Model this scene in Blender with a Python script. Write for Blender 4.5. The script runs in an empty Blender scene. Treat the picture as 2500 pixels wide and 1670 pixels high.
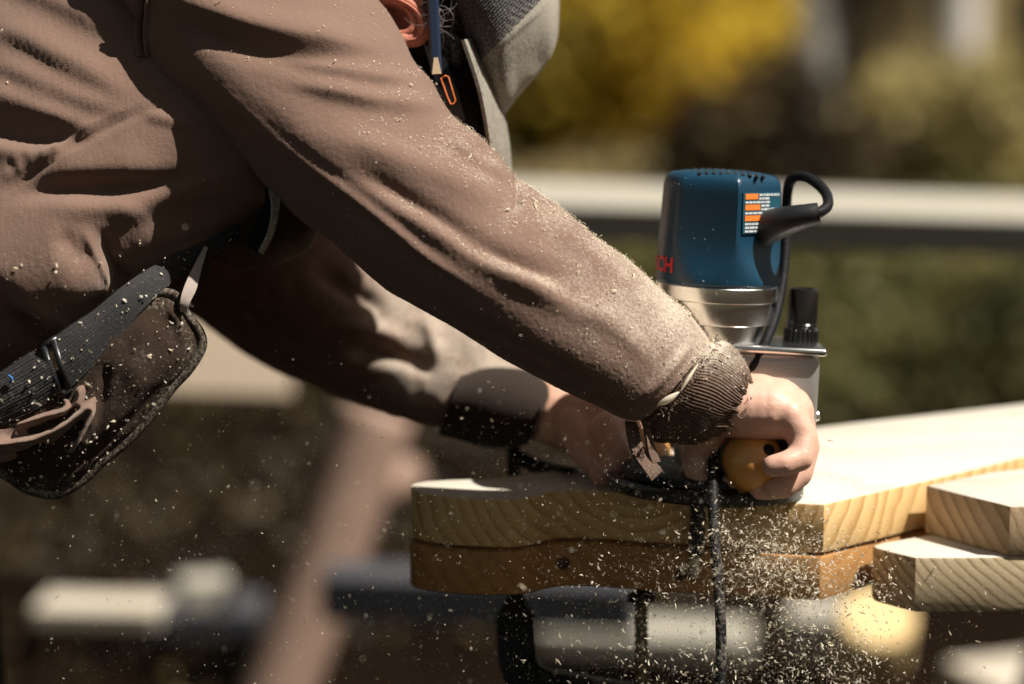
import bpy, bmesh, math, random
import numpy as np
from mathutils import Vector, Matrix

random.seed(7)
rng = np.random.default_rng(11)
SC = bpy.context.scene
COL = SC.collection

# ------------------------------------------------------------------ camera, sky, sun, exposure
D = 2.083                      # focus distance (m)
K = 0.0003                     # metres per photo pixel (2500 px wide) on the focus plane
PITCH = math.radians(10.0)
CAM = np.array([0.0, -D * math.cos(PITCH), 1.40])
FWD = np.array([0.0, math.cos(PITCH), -math.sin(PITCH)])
UPV = np.array([0.0, math.sin(PITCH), math.cos(PITCH)])
RGT = np.array([1.0, 0.0, 0.0])

cam_d = bpy.data.cameras.new('camera')
cam = bpy.data.objects.new('camera', cam_d)
COL.objects.link(cam)
cam.location = CAM
cam.rotation_euler = (math.radians(90) - PITCH, 0, 0)
cam_d.lens = 100.0
cam_d.sensor_width = 36.0
cam_d.clip_start = 0.05
cam_d.clip_end = 2000
cam_d.dof.use_dof = True
cam_d.dof.focus_distance = D - 0.030
cam_d.dof.aperture_fstop = 2.4
SC.camera = cam

SUN_TO = np.array([0.52, -0.125, 0.85]); SUN_TO /= np.linalg.norm(SUN_TO)
world = bpy.data.worlds.new('World'); SC.world = world
world.use_nodes = True
wn = world.node_tree
sky = wn.nodes.new('ShaderNodeTexSky')
sky.sky_type = 'NISHITA'
sky.sun_disc = False
sky.sun_elevation = math.asin(SUN_TO[2])
sky.sun_rotation = math.atan2(SUN_TO[0], SUN_TO[1])
bg = wn.nodes['Background']
bg.inputs['Strength'].default_value = 0.05
wb = wn.nodes.new('ShaderNodeMix'); wb.data_type = 'RGBA'; wb.blend_type = 'MULTIPLY'
wb.inputs[0].default_value = 1.0
wb.inputs[7].default_value = (0.70, 0.55, 0.375, 1)      # the photograph's warm white balance
wn.links.new(sky.outputs[0], wb.inputs[6])
wn.links.new(wb.outputs[2], bg.inputs['Color'])

sun_d = bpy.data.lights.new('sun', 'SUN')
sun_d.energy = 5.0
sun_d.angle = math.radians(0.53)
sun_d.color = (1.0, 0.945, 0.86)
sun = bpy.data.objects.new('sun', sun_d)
COL.objects.link(sun)
sun.rotation_euler = Vector(-SUN_TO).to_track_quat('-Z', 'Y').to_euler()

SC.view_settings.view_transform = 'Standard'
SC.view_settings.look = 'None'
SC.view_settings.gamma = 1.0
SC.view_settings.exposure = 0.74
SC.view_settings.use_curve_mapping = False
SC.render.engine = 'CYCLES'
SC.cycles.use_denoising = True
SC.cycles.max_bounces = 6
SC.cycles.sample_clamp_indirect = 6.0

# ------------------------------------------------------------------ helpers
WOFF = 0.0
def V(px, py, w=0.0):
    """world point seen at photo pixel (px, py), w metres beyond the focus plane"""
    d = D + w + WOFF
    return CAM + FWD * d + RGT * ((px - 1250) * K * d / D) + UPV * ((835 - py) * K * d / D)

def Va(px, py, w):
    px, py, w = (np.asarray(a, float) for a in (px, py, w))
    d = D + w + WOFF
    return (CAM + FWD * d[..., None] + RGT * ((px - 1250) * K * d / D)[..., None]
            + UPV * ((835 - py) * K * d / D)[..., None])

def pix(P):
    q = np.asarray(P) - CAM
    d = q @ FWD
    return np.stack([1250 + (q @ RGT) / d * D / K, 835 - (q @ UPV) / d * D / K], -1), d - D

def PL(px, py, z):
    """point on the horizontal plane z under photo pixel (px, py)"""
    r = FWD * D + RGT * ((px - 1250) * K) + UPV * ((835 - py) * K)
    return CAM + r * ((z - CAM[2]) / r[2])

def cat_rom(pts, n):
    """dense centripetal-ish Catmull-Rom through rows of pts"""
    P = np.asarray(pts, float)
    P = np.vstack([2 * P[0] - P[1], P, 2 * P[-1] - P[-2]])
    m = len(P) - 3
    t = np.linspace(0, m, n)
    i = np.minimum(t.astype(int), m - 1)
    f = (t - i)[:, None]
    a, b, c, d = P[i], P[i + 1], P[i + 2], P[i + 3]
    return 0.5 * ((2 * b) + (c - a) * f + (2 * a - 5 * b + 4 * c - d) * f * f + (3 * b - a - 3 * c + d) * f ** 3)

def link(name, me, mat=None, parent=None, smooth=True):
    o = bpy.data.objects.new(name, me)
    COL.objects.link(o)
    if mat is not None:
        for m in (mat if isinstance(mat, (list, tuple)) else [mat]):
            me.materials.append(m)
    if smooth and len(me.polygons):
        me.polygons.foreach_set('use_smooth', np.ones(len(me.polygons), bool))
    if parent is not None:
        o.parent = parent
        o.matrix_parent_inverse = parent.matrix_world.inverted()
    return o

def mesh_from(verts, faces, name='mesh'):
    me = bpy.data.meshes.new(name)
    me.from_pydata(np.asarray(verts).tolist(), [], faces if isinstance(faces, list) else faces.tolist())
    me.update()
    return me

def thing(name, label, cat, loc, group=None):
    o = bpy.data.objects.new(name, None)
    COL.objects.link(o)
    o.location = loc
    o.empty_display_size = 0.05
    bpy.context.view_layer.update()
    return tag(o, label, cat, group)

def tag(o, label, cat, group=None, kind=None):
    o['label'] = label
    o['category'] = cat
    if group: o['group'] = group
    if kind: o['kind'] = kind
    return o

def from_bm(name, bm, mat, parent=None, smooth=False):
    me = bpy.data.meshes.new(name)
    bmesh.ops.recalc_face_normals(bm, faces=bm.faces)
    bm.to_mesh(me); bm.free()
    return link(name, me, mat, parent, smooth)

def bm_box(bm, size, M=None, bevel=0.0, seg=2):
    r = bmesh.ops.create_cube(bm, size=1.0)
    vs = r['verts']
    bmesh.ops.scale(bm, vec=size, verts=vs)
    if bevel:
        es = list({e for v in vs for e in v.link_edges})
        rb = bmesh.ops.bevel(bm, geom=es, offset=bevel, segments=seg, affect='EDGES', profile=0.5)
        vs = list({v for f in rb['faces'] for v in f.verts} | {v for v in vs if v.is_valid})
    if M is not None:
        bmesh.ops.transform(bm, matrix=M, verts=vs)
    return vs

def frame_from(z, x_hint=(1, 0, 0)):
    z = Vector(z).normalized()
    x = Vector(x_hint); x = (x - z * x.dot(z)).normalized()
    y = z.cross(x)
    return Matrix((x, y, z)).transposed()

def lathe(profile, n=64, M=None, cap=True):
    """profile: (r, z) rows; returns a mesh turned about z"""
    verts, faces = [], []
    m = len(profile)
    for (r, z) in profile:
        for k in range(n):
            a = 2 * math.pi * k / n
            verts.append((r * math.cos(a), r * math.sin(a), z))
    for i in range(m - 1):
        for k in range(n):
            k2 = (k + 1) % n
            faces.append((i * n + k, i * n + k2, (i + 1) * n + k2, (i + 1) * n + k))
    if cap:
        faces.append(tuple(range(n - 1, -1, -1)))
        faces.append(tuple((m - 1) * n + k for k in range(n)))
    v = np.array(verts)
    if M is not None:
        A = np.array(M)
        v = v @ A[:3, :3].T + A[:3, 3]
    return mesh_from(v, faces)

def auto_smooth(o, ang=35):
    me = o.data
    try:
        me.set_sharp_from_angle(angle=math.radians(ang))
    except Exception:
        pass
    return o

def tube(path, radii, n=14, closed_ends=True, flat=None):
    """swept tube; flat = (half width, half thickness) gives a ribbon-like section"""
    P = np.asarray(path, float); m = len(P)
    R = np.broadcast_to(np.asarray(radii, float), (m,))
    T = np.gradient(P, axis=0); T /= np.linalg.norm(T, axis=1)[:, None] + 1e-12
    ref = np.array([0, 0, 1.0]) if abs(T[0][2]) < .9 else np.array([1.0, 0, 0])
    N = np.cross(T[0], ref); N /= np.linalg.norm(N)
    verts = []
    a = np.linspace(0, 2 * np.pi, n, endpoint=False)
    for i in range(m):
        N = N - T[i] * (N @ T[i]); N /= np.linalg.norm(N) + 1e-12
        B = np.cross(T[i], N)
        verts.append(P[i] + R[i] * (np.cos(a)[:, None] * N + np.sin(a)[:, None] * B))
    verts = np.concatenate(verts)
    faces = []
    for i in range(m - 1):
        for k in range(n):
            k2 = (k + 1) % n
            faces.append((i * n + k, i * n + k2, (i + 1) * n + k2, (i + 1) * n + k))
    if closed_ends:
        faces.append(tuple(range(n - 1, -1, -1)))
        faces.append(tuple((m - 1) * n + k for k in range(n)))
    return mesh_from(verts, faces)

def chain_mesh(chains, voxel, smooth_it=6, smooth_f=0.5):
    """one continuous surface over tapering chains of (point, radius)"""
    vs, fs = [], []
    nu, nv = 12, 8
    base = []
    for j in range(1, nv):
        for i in range(nu):
            th = math.pi * j / nv; ph = 2 * math.pi * i / nu
            base.append((math.sin(th) * math.cos(ph), math.sin(th) * math.sin(ph), math.cos(th)))
    base += [(0, 0, 1), (0, 0, -1)]
    base = np.array(base)
    bf = []
    for j in range(nv - 2):
        for i in range(nu):
            i2 = (i + 1) % nu
            bf.append((j * nu + i, (j + 1) * nu + i, (j + 1) * nu + i2, j * nu + i2))
    top, bot = len(base) - 2, len(base) - 1
    for i in range(nu):
        i2 = (i + 1) % nu
        bf.append((top, i, i2))
        bf.append((bot, (nv - 2) * nu + i2, (nv - 2) * nu + i))
    off = 0
    for ch in chains:
        for (p0, r0), (p1, r1) in zip(ch[:-1], ch[1:]):
            p0, p1 = np.array(p0), np.array(p1)
            L = np.linalg.norm(p1 - p0)
            n = max(2, int(L / (0.30 * min(r0, r1))) + 1)
            for t in np.linspace(0, 1, n):
                vs.append(base * (r0 + (r1 - r0) * t) + p0 + (p1 - p0) * t)
                fs += [tuple(x + off for x in f) for f in bf]
                off += len(base)
    me = mesh_from(np.concatenate(vs), fs)
    o = bpy.data.objects.new('tmp', me); COL.objects.link(o)
    md = o.modifiers.new('r', 'REMESH'); md.mode = 'VOXEL'; md.voxel_size = voxel
    if smooth_it:
        ms = o.modifiers.new('s', 'SMOOTH'); ms.factor = smooth_f; ms.iterations = smooth_it
    dg = bpy.context.evaluated_depsgraph_get()
    out = bpy.data.meshes.new_from_object(o.evaluated_get(dg))
    bpy.data.objects.remove(o); bpy.data.meshes.remove(me)
    return out

def vnoise(P, scale, seed=0):
    """smooth value noise on an (N,3) array, about -1..1"""
    P = np.asarray(P) * scale
    i = np.floor(P).astype(np.int64); f = P - i
    f = f * f * (3 - 2 * f)
    def h(a):
        n = (a[:, 0] * 73856093) ^ (a[:, 1] * 19349663) ^ (a[:, 2] * 83492791) ^ (seed * 2654435761)
        n = (n ^ (n >> 13)) * 1274126177 & 0x7fffffff
        return ((n ^ (n >> 16)) & 0xffff) / 32767.5 - 1
    out = 0
    for dx in (0, 1):
        for dy in (0, 1):
            for dz in (0, 1):
                wgt = (f[:, 0] if dx else 1 - f[:, 0]) * (f[:, 1] if dy else 1 - f[:, 1]) * (f[:, 2] if dz else 1 - f[:, 2])
                out = out + wgt * h(i + np.array([dx, dy, dz]))
    return out

def fold(Q, pts, amp, wu, wd=None, taper=0.34):
    """height of one cloth fold at pixels Q: a ridge (amp>0) or valley along a polyline.
    wu, wd = half widths above / below the line (pixels)"""
    wd = wu if wd is None else wd
    P = cat_rom(pts, max(12, 6 * len(pts)))
    seg = np.diff(P, axis=0); L = np.linalg.norm(seg, axis=1); cum = np.concatenate([[0], np.cumsum(L)])
    best = np.full(len(Q), 1e9); tt = np.zeros(len(Q)); side = np.zeros(len(Q))
    for i in range(len(seg)):
        r = Q - P[i]
        t = np.clip((r @ seg[i]) / (L[i] ** 2 + 1e-9), 0, 1)
        d = r - t[:, None] * seg[i]
        dd = np.hypot(d[:, 0], d[:, 1])
        cr = seg[i][0] * r[:, 1] - seg[i][1] * r[:, 0]
        m = dd < best
        best[m] = dd[m]; tt[m] = (cum[i] + t[m] * L[i]) / cum[-1]; side[m] = np.sign(cr[m])
    wid = np.where(side > 0, wd, wu)
    env = np.clip(tt / taper, 0, 1) * np.clip((1 - tt) / taper, 0, 1)
    env = env * env * (3 - 2 * env)
    return amp * env * np.exp(-(best / wid) ** 2)

def grid_normals(G):
    du = np.gradient(G, axis=0)
    dv = np.roll(G, -1, 1) - np.roll(G, 1, 1)
    n = np.cross(du, dv)
    n /= np.linalg.norm(n, axis=2)[..., None] + 1e-12
    return n

def grid_faces(m, n, wrap=True):
    i = np.arange(m - 1)[:, None]
    k = np.arange(n if wrap else n - 1)[None, :]
    k2 = (k + 1) % n
    return np.stack([i * n + k, i * n + k2, (i + 1) * n + k2, (i + 1) * n + k], -1).reshape(-1, 4)

def limb(st, ns, nt, folds, skew=0.0, sq=2.0):
    """cloth tube: rows (Ux,Uy, Lx,Ly, w, depth half axis): silhouette above/below, depth, thickness.
    Each fold is (points, mm, width above, width below)."""
    S = cat_rom(st, ns)
    th = np.linspace(0, 2 * np.pi, nt, endpoint=False)
    c, s = np.cos(th), np.sin(th)
    if sq != 2.0:
        c = np.sign(c) * np.abs(c) ** (2 / sq); s = np.sign(s) * np.abs(s) ** (2 / sq)
    C = (S[:, 0:2] + S[:, 2:4]) / 2
    A = (S[:, 0:2] - S[:, 2:4]) / 2
    px = C[:, 0:1] + A[:, 0:1] * c
    py = C[:, 1:2] + A[:, 1:2] * c
    w = S[:, 4:5] - S[:, 5:6] * s + skew * S[:, 5:6] * c
    G = Va(px, py, w)
    N = grid_normals(G)
    toc = CAM - G; toc /= np.linalg.norm(toc, axis=2)[..., None]
    if (N * toc).sum(2)[:, nt // 4].mean() < 0:
        N = -N
    fac = (N * toc).sum(2)
    Q = np.stack([px, py], -1).reshape(-1, 2)
    H = np.zeros(len(Q))
    mask = (fac.reshape(-1) > -0.25)
    Qm = Q[mask]
    hm = np.zeros(len(Qm))
    for f in folds:
        lo = np.min(np.array(f[0]), 0) - 4 * max(f[2:4]); hi = np.max(np.array(f[0]), 0) + 4 * max(f[2:4])
        sel = ((Qm > lo) & (Qm < hi)).all(1)
        if sel.any():
            hm[sel] += fold(Qm[sel], f[0], f[1] * 0.001, f[2], f[3] if len(f) > 3 else None)
    H[mask] = hm
    H = H.reshape(ns, nt) * np.clip((fac + 0.25) / 0.5, 0, 1)
    G = G + N * H[..., None]
    return G, S

def set_attr(me, name, arr):
    a = me.attributes.new(name, 'FLOAT', 'POINT')
    a.data.foreach_set('value', np.asarray(arr, np.float32).ravel())

# ------------------------------------------------------------------ materials
def new_mat(name):
    m = bpy.data.materials.new(name); m.use_nodes = True
    nt = m.node_tree
    return m, nt, nt.nodes['Principled BSDF']

def nd(nt, typ, **kw):
    n = nt.nodes.new(typ)
    for k, v in kw.items():
        if k.startswith('i_'):
            n.inputs[k[2:].replace('_', ' ')].default_value = v
        else:
            setattr(n, k, v)
    return n

def mixc(nt, fac, a, b, mode='MIX'):
    n = nt.nodes.new('ShaderNodeMix'); n.data_type = 'RGBA'; n.blend_type = mode
    for sock, val in ((n.inputs[0], fac), (n.inputs[6], a), (n.inputs[7], b)):
        if hasattr(val, 'is_output'): nt.links.new(val, sock)
        elif isinstance(val, (int, float)): sock.default_value = val
        else: sock.default_value = (*val, 1) if len(val) == 3 else val
    return n.outputs[2]

def math_n(nt, op, a, b=0.0, clamp=False):
    n = nt.nodes.new('ShaderNodeMath'); n.operation = op; n.use_clamp = clamp
    for s, v in ((n.inputs[0], a), (n.inputs[1], b)):
        if hasattr(v, 'is_output'): nt.links.new(v, s)
        else: s.default_value = v
    return n.outputs[0]

def ramp(nt, fac, stops):
    n = nt.nodes.new('ShaderNodeValToRGB')
    el = n.color_ramp.elements
    while len(el) > len(stops): el.remove(el[-1])
    while len(el) < len(stops): el.new(0.5)
    for e, (p, c) in zip(el, stops):
        e.position = p
        e.color = (*c, 1) if len(c) == 3 else c
    nt.links.new(fac, n.inputs[0])
    return n.outputs[0]

def noise(nt, scale, detail=4, rough=0.55, vec=None, dist=0.0):
    n = nd(nt, 'ShaderNodeTexNoise')
    n.inputs['Scale'].default_value = scale; n.inputs['Detail'].default_value = detail
    n.inputs['Roughness'].default_value = rough; n.inputs['Distortion'].default_value = dist
    if vec is None:
        tc = nt.nodes.get('TC') or nd(nt, 'ShaderNodeTexCoord', name='TC')
        vec = tc.outputs['Object']
    nt.links.new(vec, n.inputs['Vector'])
    return n.outputs[0]

def bump(nt, bs, height, strength, dist=0.001, prev=None):
    n = nd(nt, 'ShaderNodeBump')
    n.inputs['Strength'].default_value = strength; n.inputs['Distance'].default_value = dist
    nt.links.new(height, n.inputs['Height'])
    if prev is not None: nt.links.new(prev, n.inputs['Normal'])
    nt.links.new(n.outputs[0], bs.inputs['Normal'])
    return n.outputs[0]

def plain(name, col, rough=0.5, metal=0.0, var=0.12, scale=40, bmp=0.0, bscale=300, spec=0.5, coat=0.0):
    m, nt, bs = new_mat(name)
    f = noise(nt, scale, 5)
    c = mixc(nt, f, tuple(x * (1 - var) for x in col), tuple(min(1, x * (1 + var)) for x in col))
    nt.links.new(c, bs.inputs['Base Color'])
    bs.inputs['Roughness'].default_value = rough
    bs.inputs['Metallic'].default_value = metal
    bs.inputs['Specular IOR Level'].default_value = spec
    bs.inputs['Coat Weight'].default_value = coat
    if bmp:
        bump(nt, bs, noise(nt, bscale, 3), bmp, 0.0006)
    return m

def cloth_mat(name, col, dustcol=(0.60, 0.53, 0.43), weave=900, sheen=0.25, dust_gain=1.0, rough=0.92, spec_scale=420):
    """napped work cloth; attribute «dust» says where sawdust has settled"""
    m, nt, bs = new_mat(name)
    big = noise(nt, 14, 4)
    mid = noise(nt, 210, 3, 0.65)
    fine = noise(nt, weave, 2, 0.7)
    c = mixc(nt, big, tuple(x * 0.84 for x in col), tuple(x * 1.14 for x in col))
    c = mixc(nt, math_n(nt, 'MULTIPLY', mid, 0.5), c, tuple(x * 0.70 for x in col))
    c = mixc(nt, math_n(nt, 'MULTIPLY', fine, 0.6), c, tuple(x * 0.50 for x in col))
    at = nd(nt, 'ShaderNodeAttribute', attribute_name='dust')
    sp = noise(nt, spec_scale, 3, 0.75)
    cl = noise(nt, 45, 4, 0.6)
    k = math_n(nt, 'ADD', math_n(nt, 'MULTIPLY', sp, 1.0), math_n(nt, 'MULTIPLY', cl, 0.5))
    k = math_n(nt, 'SUBTRACT', math_n(nt, 'ADD', k, math_n(nt, 'MULTIPLY', at.outputs['Fac'], dust_gain)), 1.05)
    k = math_n(nt, 'MULTIPLY', k, 2.6, True)
    k = math_n(nt, 'MULTIPLY', k, math_n(nt, 'MULTIPLY', at.outputs['Fac'], 1.15, True))
    c = mixc(nt, k, c, dustcol)
    nt.links.new(c, bs.inputs['Base Color'])
    bs.inputs['Roughness'].default_value = rough
    bs.inputs['Specular IOR Level'].default_value = 0.12
    bs.inputs['Sheen Weight'].default_value = sheen
    bs.inputs['Sheen Roughness'].default_value = 0.5
    bs.inputs['Sheen Tint'].default_value = (0.9, 0.78, 0.66, 1)
    b1 = bump(nt, bs, fine, 0.5, 0.0008)
    b2 = bump(nt, bs, noise(nt, 260, 5, 0.6), 0.35, 0.0014, b1)
    bump(nt, bs, k, 0.5, 0.0008, b2)
    return m

def wood_mat(name, light, dark, axis='Y', ring=110.0, centre=(0, 0, 0), rough=0.62, warp=0.02, contrast=1.0, knots=None, tilt=(0, 0, 0), blotch=0.35):
    """softwood: growth rings about a log axis, so every face shows the grain its cut would show"""
    m, nt, bs = new_mat(name)
    tc = nd(nt, 'ShaderNodeTexCoord', name='TC')
    mp = nd(nt, 'ShaderNodeMapping')
    mp.inputs['Location'].default_value = [-x for x in centre]
    mp.inputs['Rotation'].default_value = tilt
    nt.links.new(tc.outputs['Object'], mp.inputs['Vector'])
    wv = nd(nt, 'ShaderNodeTexWave', wave_type='RINGS', rings_direction=axis, wave_profile='SAW')
    wv.inputs['Scale'].default_value = ring / (2 * math.pi) * 1.0
    wv.inputs['Distortion'].default_value = 4.5
    wv.inputs['Detail'].default_value = 2
    wv.inputs['Detail Scale'].default_value = 0.6
    nt.links.new(mp.outputs[0], wv.inputs['Vector'])
    band = math_n(nt, 'POWER', wv.outputs['Fac'], 2.2)
    band = math_n(nt, 'MULTIPLY', band, contrast, True)
    band = math_n(nt, 'MULTIPLY', band, math_n(nt, 'ADD', math_n(nt, 'MULTIPLY', noise(nt, 26, 3, .6), 1.5), 0.12), True)
    st = nd(nt, 'ShaderNodeMapping')
    sc = {'X': (12, 260, 260), 'Y': (260, 12, 260), 'Z': (260, 260, 12)}[axis]
    st.inputs['Scale'].default_value = sc
    nt.links.new(tc.outputs['Object'], st.inputs['Vector'])
    fib = noise(nt, 1.6, 3, 0.6, st.outputs[0])
    blot = noise(nt, 9, 4, 0.6)
    c = mixc(nt, band, light, dark)
    c = mixc(nt, math_n(nt, 'MULTIPLY', fib, 0.35), c, tuple(x * 0.6 for x in dark))
    c = mixc(nt, math_n(nt, 'MULTIPLY', math_n(nt, 'POWER', blot, 2.0), blotch), c, tuple(x * 0.55 for x in dark))
    for kn in (knots or []):
        vm = nd(nt, 'ShaderNodeVectorMath', operation='DISTANCE')
        nt.links.new(tc.outputs['Object'], vm.inputs[0]); vm.inputs[1].default_value = kn[0]
        f = math_n(nt, 'SUBTRACT', 1.0, math_n(nt, 'DIVIDE', vm.outputs['Value'], kn[1]), True)
        f = math_n(nt, 'MULTIPLY', f, 3.0, True)
        c = mixc(nt, f, c, (0.03, 0.014, 0.006))
    nt.links.new(c, bs.inputs['Base Color'])
    bs.inputs['Roughness'].default_value = rough
    bs.inputs['Specular IOR Level'].default_value = 0.3
    b = bump(nt, bs, band, 0.5, 0.0009)
    bump(nt, bs, fib, 0.35, 0.0006, b)
    return m

def leaf_mat(name, cols, transl=0.45):
    m, nt, bs = new_mat(name)
    at = nd(nt, 'ShaderNodeAttribute', attribute_name='tone')
    c = ramp(nt, at.outputs['Fac'], [(i / (len(cols) - 1), x) for i, x in enumerate(cols)])
    nt.links.new(c, bs.inputs['Base Color'])
    bs.inputs['Roughness'].default_value = 0.6
    bs.inputs['Specular IOR Level'].default_value = 0.3
    tr = nd(nt, 'ShaderNodeBsdfTranslucent'); nt.links.new(c, tr.inputs['Color'])
    mx = nd(nt, 'ShaderNodeMixShader'); mx.inputs[0].default_value = transl
    nt.links.new(bs.outputs[0], mx.inputs[1]); nt.links.new(tr.outputs[0], mx.inputs[2])
    nt.links.new(mx.outputs[0], nt.nodes['Material Output'].inputs['Surface'])
    return m

M = {}
M['shirt'] = cloth_mat('brown work sweatshirt', (0.222, 0.138, 0.104), weave=1000, sheen=0.30, dust_gain=1.0)
M['cuff'] = cloth_mat('brown ribbed cuff', (0.135, 0.084, 0.062), weave=1300, sheen=0.2)
M['skin'] = None
M['suede'] = cloth_mat('dark brown suede', (0.042, 0.026, 0.018), weave=700, sheen=0.12, dust_gain=0.9)
M['web'] = cloth_mat('charcoal webbing', (0.040, 0.040, 0.042), weave=900, sheen=0.2)
M['black_cloth'] = cloth_mat('black cloth', (0.012, 0.011, 0.011), weave=700, sheen=0.05)
M['far_cuff'] = cloth_mat('far cuff in arm shadow', (0.036, 0.025, 0.020), weave=1000, sheen=0.08, dust_gain=.7)  # cloth darkened to stand in for the near arm's shadow
M['denim'] = cloth_mat('dark work trousers', (0.02, 0.018, 0.017), weave=700, sheen=0.05)
M['felt'] = cloth_mat('dusty grey cap felt', (0.085, 0.076, 0.064), dustcol=(0.34, 0.31, 0.255), weave=800, sheen=0.15, dust_gain=1.0, spec_scale=360)
M['blue'] = plain('petrol blue tool plastic', (0.004, 0.037, 0.072), 0.38, var=0.08, bmp=0.12, bscale=900)
M['black_plastic'] = plain('black plastic', (0.012, 0.012, 0.013), 0.35, bmp=0.08, bscale=500)
M['rubber'] = plain('black rubber', (0.011, 0.011, 0.013), 0.5, var=0.3, scale=120, bmp=0.15, bscale=700)
M['dusty_rubber'] = cloth_mat('dusty black rubber', (0.013, 0.013, 0.015), weave=600, sheen=0.0, rough=0.5)
M['steel'] = plain('bright turned aluminium', (0.86, 0.84, 0.80), 0.27, 1.0, var=0.04)
M['cast'] = plain('grey cast aluminium', (0.42, 0.40, 0.38), 0.45, 0.75, var=0.06, bmp=0.1)
M['iron'] = plain('black cast iron', (0.012, 0.011, 0.010), 0.5, 0.3, bmp=0.3, bscale=250)
M['brass'] = plain('dull screw steel', (0.17, 0.14, 0.08), 0.42, 0.8)
M['knob'] = plain('varnished orange wood knob', (0.70, 0.33, 0.085), 0.32, var=0.22, scale=35, coat=0.4)
M['orange'] = plain('orange print', (0.85, 0.20, 0.03), 0.5, var=0.05)
M['white_print'] = plain('pale grey print', (0.55, 0.58, 0.58), 0.5, var=0.1)
M['red_print'] = plain('red lettering', (0.62, 0.018, 0.012), 0.45, var=0.05)
M['dark_print'] = plain('dark green nameplate', (0.02, 0.035, 0.035), 0.4)
M['pencil'] = plain('dark blue pencil lacquer', (0.014, 0.022, 0.045), 0.3, bmp=0.05)
M['rawwood'] = plain('bare cut pencil wood', (0.55, 0.42, 0.27), 0.7)
M['hair'] = plain('dark brown hair', (0.016, 0.012, 0.009), 0.45, var=0.5)
M['grey_hair'] = plain('grey hair', (0.30, 0.27, 0.24), 0.45, var=0.3)
M['fleece'] = plain('brown curly fleece', (0.10, 0.065, 0.035), 0.85, var=0.5, scale=200)
M['tab'] = plain('worn grey leather', (0.36, 0.29, 0.25), 0.85, var=0.18, scale=220, bmp=0.5, bscale=260)
M['black_gloss'] = plain('black glasses plastic', (0.006, 0.006, 0.007), 0.3)
M['blue_thread'] = plain('blue thread', (0.02, 0.12, 0.35), 0.8)

# skin
m, nt, bs = new_mat('sunlit skin')
f = noise(nt, 28, 5); f2 = noise(nt, 320, 3)
c = mixc(nt, f, (0.68, 0.45, 0.345), (0.58, 0.31, 0.22))
c = mixc(nt, math_n(nt, 'MULTIPLY', f2, 0.25), c, (0.46, 0.20, 0.13))
nt.links.new(c, bs.inputs['Base Color'])
bs.inputs['Roughness'].default_value = 0.5
bs.inputs['Subsurface Weight'].default_value = 0.2
bs.inputs['Subsurface Radius'].default_value = (0.006, 0.0022, 0.0012)
bs.inputs['Subsurface Scale'].default_value = 1.0
b0 = bump(nt, bs, noise(nt, 420, 4), 0.35, 0.0007)
bump(nt, bs, noise(nt, 95, 4, .6), 0.14, 0.002, b0)
M['skin'] = m
m, nt, bs = new_mat('ear skin in backlit red')
c = mixc(nt, noise(nt, 60, 4), (0.50, 0.21, 0.14), (0.42, 0.13, 0.085))  # base red carries the light glowing through the ear
nt.links.new(c, bs.inputs['Base Color'])
bs.inputs['Roughness'].default_value = 0.62
bs.inputs['Specular IOR Level'].default_value = 0.25
bs.inputs['Subsurface Weight'].default_value = 0.5
bs.inputs['Subsurface Radius'].default_value = (0.008, 0.002, 0.001)
M['ear'] = m
# mesh panel of the cap: knit rows
m, nt, bs = new_mat('charcoal knit mesh')
tc = nd(nt, 'ShaderNodeTexCoord', name='TC')
at = nd(nt, 'ShaderNodeAttribute', attribute_name='dust')
nn = noise(nt, 900, 2)
c = mixc(nt, nn, (0.018, 0.018, 0.022), (0.075, 0.072, 0.075))
sp = noise(nt, 800, 3, 0.75)
k = math_n(nt, 'MULTIPLY', math_n(nt, 'SUBTRACT', math_n(nt, 'ADD', sp, math_n(nt, 'MULTIPLY', at.outputs['Fac'], 0.5)), 0.62), 4, True)
c = mixc(nt, k, c, (0.48, 0.44, 0.37))
nt.links.new(c, bs.inputs['Base Color']); bs.inputs['Roughness'].default_value = 0.9
bump(nt, bs, nn, 0.5, 0.0006)
M['knit'] = m
# sawdust: thin pale flakes
m, nt, bs = new_mat('fresh pine shavings')
at = nd(nt, 'ShaderNodeAttribute', attribute_name='tone')
c = ramp(nt, at.outputs['Fac'], [(0, (0.80, 0.66, 0.45)), (0.5, (0.88, 0.79, 0.60)), (1, (0.92, 0.87, 0.75))])
nt.links.new(c, bs.inputs['Base Color']); bs.inputs['Roughness'].default_value = 0.8
tr = nd(nt, 'ShaderNodeBsdfTranslucent'); nt.links.new(c, tr.inputs['Color'])
mx = nd(nt, 'ShaderNodeMixShader'); mx.inputs[0].default_value = 0.45
nt.links.new(bs.outputs[0], mx.inputs[1]); nt.links.new(tr.outputs[0], mx.inputs[2])
nt.links.new(mx.outputs[0], nt.nodes['Material Output'].inputs['Surface'])
M['chip'] = m

# ------------------------------------------------------------------ setting: ground and what stands behind
m, nt, bs = new_mat('soil darkened for shade')
f = noise(nt, 1.6, 5, 0.6); f2 = noise(nt, 0.5, 4)
c = mixc(nt, f, (0.003, 0.0022, 0.0016), (0.016, 0.0095, 0.006))  # near soil kept almost black in place of cast tree shade
far = nd(nt, 'ShaderNodeSeparateXYZ')
tcn = nt.nodes.get('TC')
nt.links.new(tcn.outputs['Object'], far.inputs[0])
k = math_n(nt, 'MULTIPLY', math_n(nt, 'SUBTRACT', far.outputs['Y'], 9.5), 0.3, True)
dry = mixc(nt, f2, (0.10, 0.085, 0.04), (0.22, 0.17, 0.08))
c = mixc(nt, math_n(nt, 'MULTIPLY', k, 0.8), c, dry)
nt.links.new(c, bs.inputs['Base Color']); bs.inputs['Roughness'].default_value = 0.95
bs.inputs['Specular IOR Level'].default_value = 0.0
bump(nt, bs, noise(nt, 25, 6), 0.8, 0.03)
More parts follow.
